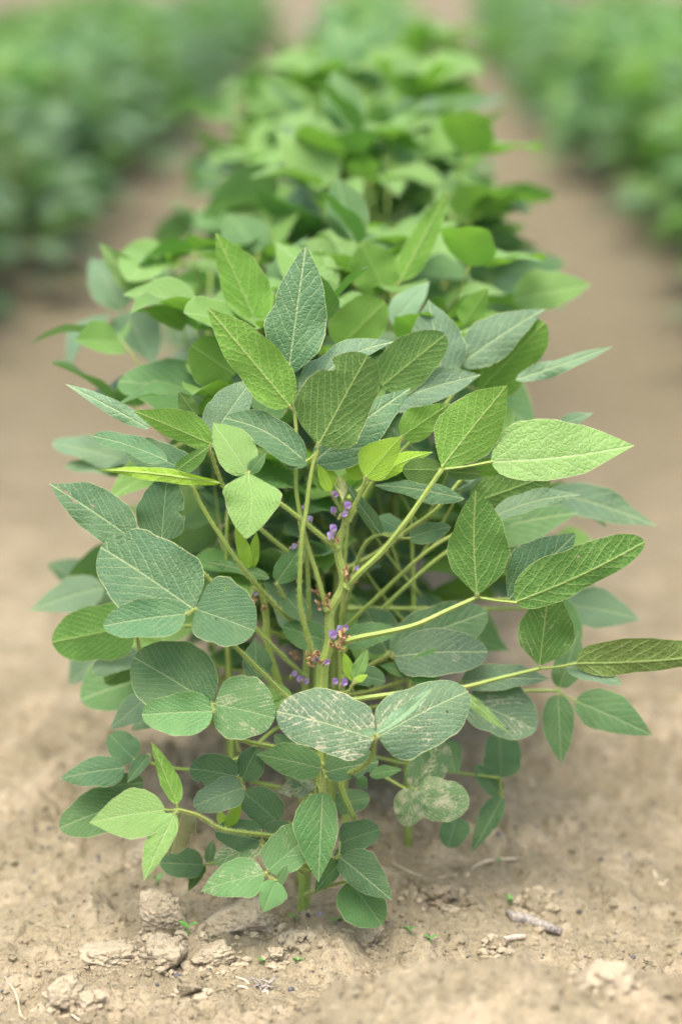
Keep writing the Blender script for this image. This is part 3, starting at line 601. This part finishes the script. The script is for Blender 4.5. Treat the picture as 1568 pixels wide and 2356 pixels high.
trifoliate(Cp, [(788, 1640, 8.5), (900, 1620, 7), (1030, 1600, 4)], [
  (1060, 1568, 1264, 1562, 34, 28, 'Up', 4, 'o', {'k': .7, 'scar': .2, 'dim': .8}),
  (1075, 1610, 1232, 1680, 74, 52, 'Us', 4, 'r', {'k': .6, 'scar': .62, 'dim': .9}),
  (1060, 1592, 1170, 1686, 11, 13, 'Ul', 0, 'o', {'k': .4, 'dim': .8})], 3.8, 3)
trifoliate(Cp, [(790, 1700, 8.5), (950, 1640, 8), (1100, 1604, 8), (1200, 1590, 8), (1282, 1589, 8)], [
  (1282, 1598, 1290, 1757, 32, 40, 'Ug', 7.5, 'o', {'k': .3, 'scar': .2}),
  (1322, 1612, 1500, 1692, 50, 40, 'Ug', 7.5, 'o', {'k': .5, 'scar': .1}),
  (1285, 1582, 1330, 1450, 30, 36, 'Ug', 9, 'o', {'k': .3})], 3.6, 2.8)
trifoliate(Cp, [(790, 1760, 8.5), (850, 1770, 6), (955, 1828, 3)], [
  (953, 1816, 932, 1901, 34, 36, 'Ug', 1, 'r', {'k': .4, 'scar': .85}),
  (956, 1834, 1079, 1850, 50, 46, 'Ug', 1, 'r', {'k': .6, 'scar': .86}),
  (945, 1812, 1028, 1712, 36, 42, 'Ud', 3.5, 'r', {'k': .4, 'scar': .75})], 3, 2.4)
trifoliate(Cp, [(790, 1720, 9), (900, 1750, 9), (1040, 1776, 9), (1150, 1790, 8)], [
  (1152, 1790, 1148, 1682, 40, 44, 'Ub', 9, 'r', {'k': .4, 'scar': .1}),
  (1150, 1830, 1092, 1762, 20, 24, 'Ub', 8, 'r', {'k': .4, 'scar': .2}),
  (1156, 1832, 1084, 1962, 20, 28, 'Ud', 8, 'o', {'k': .3, 'scar': .3}),
  (1050, 1880, 1030, 1950, 34, 30, 'Ud', 6, 'r', {'free': True}), (1030, 1700, 1045, 1780, 24, 20, 'Ud', 6, 'r', {'free': True}),
  (950, 1710, 975, 1758, 30, 26, 'Ud', -2, 'r', {'free': True}), (985, 1700, 990, 1735, 9, 9, 'Um', -3, 'o', {'free': True})], 3, 2.4)
trifoliate(Cp, [(800, 1200, 9), (850, 1120, 9), (900, 1040, 8), (925, 1008, 7)], [
  (922, 1006, 1036, 928, 38, 32, 'Lv', 5, 'o', {'k': -.1}),
  (882, 930, 1106, 862, 42, 44, 'Up', 8, 'o', {'k': .6, 'free': True, 'dim': .85}),
  (878, 888, 1024, 770, 56, 52, 'Lk', 8, 'r', {'k': -.1, 'free': True, 'dim': 1.2})], 4, 3)
trifoliate(Cp, [(800, 1150, 10), (900, 1060, 12), (1000, 960, 13), (1060, 880, 14)], [
  (1058, 838, 1252, 710, 52, 40, 'Us', 14, 'o', {'k': .6, 'wave': .03}),
  (1100, 900, 1252, 742, 66, 60, 'Lv', 17, 'r', {'k': -.1, 'dim': .8}),
  (1185, 874, 1410, 797, 18, 18, 'Up', 14, 'o', {'k': .6, 'side': -5, 'free': True}),
  (1018, 870, 985, 690, 62, 60, 'Us', 13, 'o', {'k': .5}),
  (1280, 980, 1365, 950, 14, 14, 'Up', 6, 'o', {'free': True, 'k': .5})], 4, 3)
trifoliate(Cp, [(800, 1400, 9), (1000, 1400, 12), (1180, 1400, 18), (1290, 1390, 20)], [
  (1290, 1390, 1472, 1425, 46, 42, 'Us', 20, 'o', {'k': .8}),
  (1260, 1130, 1512, 1212, 34, 38, 'Us', 20, 'o', {'k': .8, 'free': True}),
  (1250, 1390, 1330, 1480, 40, 40, 'Um', 18, 'r')], 4, 3)
# ------------------------------------------------------------------ fourth plant, a little out of focus
Dp = plant(760, 1960, 16, 'soybean plant slightly out of focus behind the tallest front leaflet, pale leaflets raised above it', [(770, 1000, 18), (775, 1250, 17), (770, 1500, 16)], [3, 6, 9, 10])
trifoliate(Dp, [(770, 1100, 18), (700, 950, 17), (620, 820, 16), (594, 750, 15)], [
  (592, 748, 496, 536, 42, 66, 'Lv', 15, 'o', {'k': -.1, 'dim': 1.15}),
  (540, 862, 440, 795, 60, 55, 'Lv', 12, 'r', {'k': -.1, 'free': True, 'dim': .8}),
  (600, 960, 640, 900, 40, 40, 'Um', 8, 'o', {'free': True})], 4, 3)
trifoliate(Dp, [(770, 1050, 18), (775, 920, 19), (782, 802, 20)], [
  (780, 802, 886, 694, 60, 48, 'Lv', 20, 'r', {'k': -.1, 'dim': .85}),
  (900, 745, 988, 648, 32, 30, 'Up', 22, 'o', {'k': .5, 'free': True, 'dim': 1.3}),
  (1066, 748, 1122, 662, 32, 26, 'Lv', 22, 'o', {'free': True})], 4, 3)
trifoliate(Dp, [(770, 1000, 18), (830, 850, 24), (885, 680, 30)], [
  (886, 674, 832, 566, 52, 54, 'Lv', 30, 'r', {'k': -.1, 'dim': .85}),
  (922, 645, 1032, 436, 30, 30, 'Lv', 30, 'o', {'k': 0, 'dim': 1.1}),
  (1180, 690, 1360, 655, 48, 40, 'Uv', 38, 'o', {'k': .5, 'free': True})], 4, 3)
trifoliate(Dp, [(770, 1080, 18), (600, 1000, 14), (480, 1000, 12), (330, 1060, 18)], [
  (300, 1062, 120, 1020, 28, 28, 'Up', 22, 'r', {'k': .8, 'free': True}),
  (300, 1085, 150, 1072, 18, 18, 'Up', 22, 'r', {'k': .8, 'free': True}),
  (345, 690, 228, 558, 30, 36, 'Uv', 40, 'o', {'k': .1, 'free': True, 'dim': .8})], 4, 3)
trifoliate(Dp, [(770, 1500, 16), (600, 1450, 12), (420, 1440, 8), (310, 1440, 6)], [
  (308, 1440, 120, 1478, 64, 62, 'Lg', 6, 'r', {'k': -.05, 'dim': 1.25}),
  (320, 1500, 212, 1545, 26, 22, 'Up', 8, 'r', {'k': .8}),
  (330, 1510, 240, 1570, 30, 26, 'Lk', 8, 'r', {'dim': 1.2}),
  (240, 1350, 68, 1405, 40, 36, 'Up', 20, 'o', {'k': .7, 'free': True, 'dim': .9}),
  (345, 1600, 253, 1678, 32, 26, 'Us', 4, 'o', {'k': .6, 'free': True}),
  (370, 1640, 300, 1680, 20, 18, 'Us', 7, 'o', {'free': True})], 4, 3)

# ------------------------------------------------------------------ the rest of the rows
def canonical_leaflets():
    out = []
    for i in range(8):
        rn = random.Random(i); wv = rn.uniform(.30, .37); fo = rn.uniform(.0, .3)
        v, f, uv, ed = leaf_surface((0, 0, 0), (1, 0, 0), (0, wv, fo*wv), (0, -wv, fo*wv), (0, 0, 1), 'o' if i % 3 else 'r', rn.uniform(.02, .12), 0, .05, rn.uniform(-.05, .25), .004, (0, 0, 0), 900+i, (), 14, 8, rn.uniform(-.5, .5))
        mb = MB(); mb.add(v, f, uv, ed); out.append((mb.mesh('leaflet', LEAF), (v, f, uv, ed)))
    return out
CAN = canonical_leaflets()
def tint(rn, top):
    r = rn.random()
    if r < .30: c = TINT['s']
    elif r < .55: c = TINT['m']
    elif r < .80: c = TINT['v']
    elif r < .87: c = (.14, .27, .07)
    else: c = TINT['b']
    if top > .75 and rn.random() < .6: c = (.14, .27, .07) if rn.random() < .4 else TINT['v']
    return c
def spec(seed, H=.45, width=1.0):
    """petioles and leaflets of one plant in its own space"""
    rn = random.Random(seed); nodes = []; n = 18; az = rn.random()*6.28; lo = .11 if width <= .91 else .04
    for i in range(n):
        t = i/(n-1); z = lo+(H-.02-lo)*t; az += math.pi+rn.gauss(0, .55); Lp = (.10+.08*math.sin(math.pi*(.15+.7*t)))*width*rn.uniform(.8, 1.1); el = R(20+45*t+rn.gauss(0, 8))
        o = Vector((rn.gauss(0, .012), rn.gauss(0, .012), z)); d = Vector((math.cos(az), math.sin(az), 0)); J = o+d*Lp*math.cos(el)+Vector((0, 0, Lp*math.sin(el))); lf = []
        for q, a in enumerate((0, 1.25, -1.25)):
            dd = Matrix.Rotation(az+a+rn.gauss(0, .15), 3, 'Z') @ Vector((1, 0, 0)); L = (.066+.026*math.sin(math.pi*min(1, t+.25)))*rn.uniform(.85, 1.15)*(1.1 if q == 0 else 1)
            pitch = rn.gauss(.05, .38)+(.2 if t > .7 else -.1); roll = rn.gauss(0, .4); b0 = J+dd*(.018 if q == 0 else .004)
            M = Matrix.Translation(b0) @ Matrix.Rotation(math.atan2(dd.y, dd.x), 4, 'Z') @ Matrix.Rotation(-pitch, 4, 'Y') @ Matrix.Rotation(roll, 4, 'X') @ Matrix.Diagonal((L, L*rn.uniform(.85, 1.1), L, 1))
            lf.append((M, rn.randrange(8), tint(rn, t)))
        nodes.append((o, J, lf))
    return nodes, H
def near_proto(seed, H, width):
    nodes, H = spec(seed, H, width); root = empty('soybean_plant', (0, 0, 0)); mb = MB(); tube(mb, [(0, 0, -.02), (.003, 0, H*.35), (-.004, .003, H*.7), (0, 0, H)], [.0045, .004, .003, .0015], 8, 4, .05)
    link('stem', mb.mesh('stem', [STEM, HAIR]), root)
    for o, J, lf in nodes:
        m2 = MB(); tube(m2, [o, o.lerp(J, .5)-Vector((0, 0, .006)), J], [.0017, .0013, .0011], 6, 4, .0); pt = link('petiole', m2.mesh('petiole', [STEM, HAIR]), root)
        for M, k, c in lf: q = link('leaflet', CAN[k][0], pt); q.matrix_local = M; q.color = (*c, .0)
    return root
def kids(o): return [c for c in bpy.data.objects if c.parent == o]
def copy_tree(o, tree):
    r = o.copy(); COL.objects.link(r)
    for c, gs in tree:
        c2 = c.copy(); c2.parent = r; COL.objects.link(c2)
        for g in gs: g2 = g.copy(); g2.parent = c2; COL.objects.link(g2); jj = random.uniform(.85, 1.15); g2.color = (g.color[0]*jj, g.color[1]*jj, g.color[2]*jj, 0)
    return r
NEAR = []
for i in range(4):
    r = near_proto(40+i, (.40, .43, .41, .44)[i], .9); NEAR.append([r, [(c, kids(c)) for c in kids(r)], False])
def far_mesh(seed, H, width):
    nodes, H = spec(seed, H, width); mb = MB(); tube(mb, [(0, 0, -.02), (0, 0, H)], [.0045, .002], 6, 3, 0, mi=2)
    for o, J, lf in nodes:
        tube(mb, [o, o.lerp(J, .5)-Vector((0, 0, .006)), J], [.0017, .0013, .0011], 5, 2, .0, mi=2)
        for M, k, c in lf:
            v, f, uv, ed = CAN[k][1]; A4 = np.array(M); vv = v @ A4[:3, :3].T+A4[:3, 3]; mb.add(vv, f, uv, ed, 0)
    return mb.mesh('soybean_plant', [LEAF, HAIR, STEM])
FAR = [far_mesh(70+i, .42, 1.06) for i in range(5)]
MIDG = 'soybean plants of the middle row'
def place_near(y, x, rz, sc, label, last=None):
    pr = last or NEAR[random.randrange(4)]
    if last: o = pr[0]
    else: o = copy_tree(pr[0], pr[1])
    o.location = (x, y, gz(x, y)); o.rotation_euler = (0, 0, rz); o.scale = (sc,)*3; tag(o, label, 'plant', MIDG)
    if not last and y < 4.4:          # keep the front of the row inside its natural width
        Mo = Matrix.Translation(o.location) @ Matrix.Rotation(rz, 4, 'Z') @ Matrix.Scale(sc, 4)
        for c in o.children:
            tips = [Mo @ Matrix.Translation(c.location) @ g.matrix_basis @ Vector((.7, 0, 0)) for g in c.children]
            bad = any(abs(q.x-ROWX) > (.21 if y < 2.15 else .245 if y < 2.8 else .215) or q.y < Y0+.085 for q in tips)
            if bad:
                for g in list(c.children): bpy.data.objects.remove(g)
                bpy.data.objects.remove(c)
rowx = lambda y: ROWX+random.gauss(0, .025)+(.02 if y > 2.4 else 0)
for dx, dy, sc in ((-.07, .15, .72), (.09, .16, .78), (.02, .22, .8)): place_near(Y0+dy, ROWX+dx, random.random()*6, sc, 'leafy soybean plant in the middle row behind the front plants, going out of focus')
y = Y0+.19
while y < 4.3:
    place_near(y, rowx(y)+random.choice([-.05, 0, .05])*(y > 2.12), random.random()*6.28, random.uniform(.92, 1.08)*(.88 if y < 2.2 else 1.0 if y < 2.5 else 1.12), 'leafy soybean plant in the middle row behind the front plants, going out of focus'); y += .075
for pr in NEAR: place_near(y, rowx(y), 1.0, 1.1, 'leafy soybean plant in the middle row behind the front plants, going out of focus', pr); y += .1
def place_far(x, y, label, group, sc):
    o = bpy.data.objects.new('soybean_plant', FAR[random.randrange(5)]); COL.objects.link(o); o.location = (x, y, gz(x, y) if y < 15 else -z0*0); o.rotation_euler = (0, 0, random.random()*6.28); o.scale = (sc, sc, sc*random.uniform(.92, 1.08)*(1 if abs(x) < .5 else .68))
    c = random.choice([TINT['s'], TINT['m'], TINT['v'], TINT['v'], TINT['l']] if abs(x) < .5 else [TINT['s'], TINT['b'], TINT['m'], TINT['s'], TINT['v']]); j = random.uniform(.95, 1.25); o.color = (c[0]*j, c[1]*j, c[2]*j, 0); tag(o, label, 'plant', group)
while y < 14: place_far(rowx(y), y, 'strongly blurred soybean plant far back in the middle row', 'far soybean plants of the middle row', random.uniform(.88, 1.02)); y += .16
for x0, ya, yb, lab, grp in ((-1.03, 4.6, 18.5, 'blurred soybean plant in the row left of the left furrow', 'soybean plants of the left row'),
                      (.89, 4.2, 18.5, 'blurred soybean plant in the row right of the right furrow', 'soybean plants of the right row')):
    y = ya
    while y < yb: place_far(x0+random.gauss(0, .05), y, lab, grp, random.uniform(1.05, 1.25)); y += .155
def outer_rows():
    """the rows beyond, seen only as a blurred green mass in the top corners"""
    rn = random.Random(5); mb = MB(); v, f, uv, ed = leaf_surface((0, 0, 0), (1, 0, 0), (0, .34, .03), (0, -.34, .03), (0, 0, 1), 'o', .08, 0, .05, .1, 0, (0, 0, 0), 3, (), 6, 4)
    for x0 in (-2.03, 1.9):
        for i in range(5200):
            y = rn.uniform(6.5, 20); z = rn.uniform(.04, .36)*rn.uniform(.8, 1); hw = .27*math.sqrt(max(.05, 1-((z-.17)/.25)**2)); L = rn.uniform(.08, .12)
            M = np.array(Matrix.Translation((x0+rn.gauss(0, hw*.55), y, z)) @ Euler((rn.gauss(0, .4), rn.gauss(-.1, .45), rn.random()*6.28)).to_matrix().to_4x4() @ Matrix.Diagonal((L, L, L, 1))); mb.add(v @ M[:3, :3].T+M[:3, 3], f, uv, ed)
    o = link('soybean_rows', mb.mesh('soybean_rows', LEAF)); o.color = (.085, .19, .055, 0); tag(o, 'blurred green mass of the outer soybean rows in both top corners', 'plants', None, 'stuff')
outer_rows()
# ------------------------------------------------------------------ things lying on the soil
def clod(px, py, wpx, hpx, label, seed, sink=.3, rz=0.0, flat=1.0, mat=None, name='soil_clod'):
    p = on_ground(px, py); s = wpx*.49*.00036; sz = hpx*.54*.00036; mb = MB(); import bmesh
    bm = bmesh.new(); bmesh.ops.create_icosphere(bm, subdivisions=5, radius=1); off = Vector((seed*3.7, seed*1.3, seed*7.1))
    V = []; rp = random.Random(seed); PL = [(Vector((rp.gauss(0, 1), rp.gauss(0, 1), rp.gauss(0, 1))).normalized(), rp.uniform(.55, .85)) for _ in range(11)]
    for v in bm.verts:
        n = v.co.normalized(); d = 1+.45*(mnoise.fractal(n*1.1+off, 1.0, 2.0, 2))+.16*mnoise.fractal(n*3.2+off, .8, 2.1, 5)
        for pn, pd in PL:
            q = n.dot(pn)
            if q > .05 and d*q > pd: d = pd/q
        d = d*1.18+.13*mnoise.fractal(n*3.5+off, .8, 2.1, 5)+.06*mnoise.fractal(n*12+off, .6, 2.1, 3); c = n*d; c.x = max(-1.05, min(1.05, c.x)); V.append((c.x*s, c.y*s*.8, c.z*sz*flat))
    F_ = [tuple(v.index for v in f.verts) for f in bm.faces]; bm.free(); mb.add(V, F_); o = link(name, mb.mesh(name, mat or CLOD), None, p+Vector((0, .0, sz*(1-sink*2)))); o.rotation_euler = (0, 0, rz); tag(o, label, 'soil clod', 'clods of dry soil'); return o
clod(378, 2128, 104, 92, 'large pale clod with a pitted face, left of the plant base', 1, .25)
clod(386, 2218, 92, 76, 'pointed pale clod just below the largest clod on the left', 2, .25)
clod(262, 2206, 150, 46, 'flat wedge-shaped slab of crusted soil left of the pointed clod', 3, .3, .2)
clod(148, 2316, 92, 86, 'isolated pale clod near the lower left corner', 4, .25)
clod(205, 2312, 44, 40, 'small clod touching the right side of the lower left clod', 5)
clod(560, 2132, 170, 92, 'broad half buried lump directly left of the stem base', 6, .4)
clod(843, 2168, 74, 62, 'rounded pale clod under the lowest right leaflet', 7, .25)
clod(996, 2062, 120, 84, 'dark crumbly lump right of the plant base', 8, .4, 0, 1, SOIL)
clod(492, 2206, 100, 50, 'low flaky clod between the pointed clod and the stem base', 9, .35)
clod(638, 2202, 42, 26, 'small loose flake of soil below the stem base', 10, .2)
clod(676, 2160, 66, 22, 'thin crust flake beside the stem base', 11, .2)
clod(1395, 2262, 110, 70, 'blurred lump on the front ridge at the lower right', 17, .4)
clod(1145, 2178, 50, 30, 'small clod next to the pale wood chip', 13, .3, 0, 1, SOIL)
clod(1230, 2090, 70, 44, 'soft lump behind the grey stick', 14, .4, 0, 1, SOIL)
clod(440, 2275, 60, 30, 'tiny low clod in front of the pointed clod', 15, .35, 0, 1, SOIL)
clod(330, 1985, 60, 50, 'small shaded clod below the long light green leaflet', 16, .3)
def stick(name, pts, r, mat, label, cat, lift=.002, nz=.0006, sides=8):
    P = []
    for i, (x, y) in enumerate(pts): p = on_ground(x, y); P.append(p+Vector((0, 0, lift)))
    mb = MB(); n = len(P); tube(mb, P, [r*PX*(.75 if i in (0, n-1) else random.uniform(.7, 1.2)) for i in range(n)], sides, 6, .22); tag(link(name, mb.mesh(name, mat, P[0]), None, P[0]), label, cat)
stick('stick', [(1168, 2108), (1185, 2118), (1215, 2124), (1250, 2138), (1288, 2152)], 12, WOOD, 'weathered grey stick half sunk in the soil at lower right', 'stick', .0035)
stick('wood_chip', [(1130, 2166), (1150, 2168), (1180, 2162), (1205, 2160)], 7, CHIP, 'pale wood chip below the grey stick', 'wood chip')
stick('straw', [(1072, 2022), (1095, 1995), (1130, 1984), (1190, 1980)], 3, STRAW, 'forked dry straw lying right of the plant', 'straw')
stick('straw', [(905, 1992), (960, 2018), (1010, 2024), (1050, 2018)], 3, STRAW, 'thin root-like straw running right from under the plant', 'straw')
stick('straw', [(10, 2255), (38, 2300), (48, 2345), (60, 2356)], 2, STRAW, 'curved dry straw at the lower left edge', 'straw', .004)
stick('straw', [(165, 2340), (182, 2352)], 3, CHIP, 'short white straw in front of the lower left clod', 'straw')
stick('straw', [(1235, 2068), (1285, 2074)], 2.4, STRAW, 'short pale straw above the grey stick', 'straw')
stick('straw', [(1500, 2010), (1520, 2040), (1536, 2030)], 6, STRAW, 'broad tan husk near the right edge', 'straw')
def tuft():
    c = on_ground(606, 2278); mb = MB()
    for i in range(16):
        a = random.uniform(0, 6.28); d = Vector((math.cos(a), math.sin(a)*.6, random.uniform(.1, 1.0)))*random.uniform(.006, .017); st = c+Vector((random.gauss(0, .005), random.gauss(0, .003), 0)); tube(mb, [st, st+d*.5+Vector((random.gauss(0, .002), 0, .002)), st+d], [.0012, .0009, .0004], 6, 4, .1, mi=random.choice([0, 0, 1]))
    tag(link('root_tuft', mb.mesh('root_tuft', [WOOD, CHIP], c), None, c), 'tangled dry root tuft on the soil below the plant', 'roots')
tuft()
def grit():
    mb = MB(); ico = [(0, 0, 1), (.89, 0, .45), (.28, .85, .45), (-.72, .53, .45), (-.72, -.53, .45), (.28, -.85, .45), (.72, .53, -.45), (-.28, .85, -.45), (-.89, 0, -.45), (-.28, -.85, -.45), (.72, -.53, -.45), (0, 0, -1)]
    F_ = [(0, 1, 2), (0, 2, 3), (0, 3, 4), (0, 4, 5), (0, 5, 1), (1, 6, 2), (2, 7, 3), (3, 8, 4), (4, 9, 5), (5, 10, 1), (2, 6, 7), (3, 7, 8), (4, 8, 9), (5, 9, 10), (1, 10, 6), (11, 7, 6), (11, 8, 7), (11, 9, 8), (11, 10, 9), (11, 6, 10)]
    for i in range(1500):
        x = random.uniform(-.5, .5); y = random.uniform(1.5, 2.7); r = random.choice([.0008, .001, .0013, .0013, .0018, .0026])*random.uniform(.7, 1.2); z = gz(x, y)
        mb.add([(x+a*r*random.uniform(.7, 1.2), y+b_*r*random.uniform(.7, 1.2), z+c*r*.7*random.uniform(.7, 1.2)+r*.2) for a, b_, c in ico], F_)
    tag(link('grit', mb.mesh('grit', GRIT, (0, 0, 0), False)), 'dark mineral grit scattered over the soil', 'grit', None, 'stuff')
    mb = MB()
    for i in range(9000):
        x = random.uniform(-.5, .5); y = random.uniform(1.48, 2.5); r = abs(random.gauss(0, .0016))+.0006
        if random.random() < .01: r *= 2.2
        z = gz(x, y); mb.add([(x+a*r*random.uniform(.45, 1.5), y+b_*r*random.uniform(.45, 1.5), z+c*r*.7*random.uniform(.4, 1.5)+r*.1) for a, b_, c in ico], F_)
    tag(link('soil_crumbs', mb.mesh('soil_crumbs', SOIL, (0, 0, 0), False)), 'loose crumbs of dry sandy soil covering the ground', 'crumbs', None, 'stuff')
    mb = MB()
    for o in [q for q in bpy.data.objects if q.name.startswith('soil_clod')]:      # broken crumbs at the foot of each clod
        rx = o.dimensions.x*.5 or .012
        for i in range(70):
            a = random.uniform(0, 6.28); d = rx*random.uniform(.8, 1.5); x = o.location.x+d*math.cos(a); y = o.location.y+d*.8*math.sin(a); r = abs(random.gauss(0, .0018))+.0008; z = gz(x, y)
            mb.add([(x+a_*r*random.uniform(.45, 1.5), y+b_*r*random.uniform(.45, 1.5), z+c*r*.7*random.uniform(.4, 1.5)+r*.1) for a_, b_, c in ico], F_)
    tag(link('clod_crumbs', mb.mesh('clod_crumbs', CLOD, (0, 0, 0), False)), 'pale broken crumbs lying around the feet of the clods', 'crumbs', None, 'stuff')
    mb = MB()
    for i in range(260):
        x = random.uniform(-.5, .5); y = random.uniform(1.5, 2.5); a = random.random()*3.14; L = random.uniform(.002, .008); z = gz(x, y)+.001; d = Vector((math.cos(a), math.sin(a), random.uniform(-.1, .2)))*L
        tube(mb, [Vector((x, y, z)), Vector((x, y, z))+d*.5+Vector((0, 0, .0008)), Vector((x, y, z))+d], .0003, 5, 2, 0)
    tag(link('chaff', mb.mesh('chaff', STRAW)), 'fine pale chaff and straw bits on the soil', 'chaff', None, 'stuff')
grit()
def seedling(px, py, s, label):
    p = on_ground(px, py); root = empty('weed_seedling', p); tag(root, label, 'seedling', 'tiny green seedlings in the soil'); mb = MB(); top = p+Vector((0, 0, .004*s)); tube(mb, [p-Vector((0, 0, .001)), p.lerp(top, .5), top], .0005*s, 6, 3, 0); link('stalk', mb.mesh('stalk', SPROUT, p), root, p)
    a0 = random.random()*3
    for a in (a0, a0+2.6):
        d = Vector((math.cos(a), math.sin(a)*.6, .5)).normalized()*.0065*s; sd = Vector((-math.sin(a), math.cos(a), 0))*.0018*s; SEED[0] += 1
        v, f, uv, ed = leaf_surface(top, top+d, -sd, sd, (0, 0, 1), 'r', .1, .2, .03, .1, 0, (0, 0, 0), SEED[0], (), 8, 6); q = MB(); q.add(v, f, uv, ed); link('seed_leaf', q.mesh('seed_leaf', SPROUT, top), root, top)
for a in ((432, 2150, 1.5, 'green seedling between the clods left of the plant base'), (362, 2040, 1.4, 'blurred seedling behind the largest clod'), (678, 2125, 1.2, 'seedling right at the foot of the stem'), (770, 2128, .9, 'seedling between the stem base and the rounded clod'),
          (990, 2170, 1.0, 'pair-leaved seedling in bare soil right of the rounded clod'), (942, 2148, .9, 'single tiny seedling right of the rounded clod'), (1175, 2085, 1.2, 'seedling beside the tip of the grey stick'), (605, 2222, .9, 'seedling above the root tuft'), (1150, 1990, .8, 'faint seedling near the forked straw'), (685, 2218, .8, 'seedling in the soil below the stem, right of the root tuft')):
    seedling(*a)
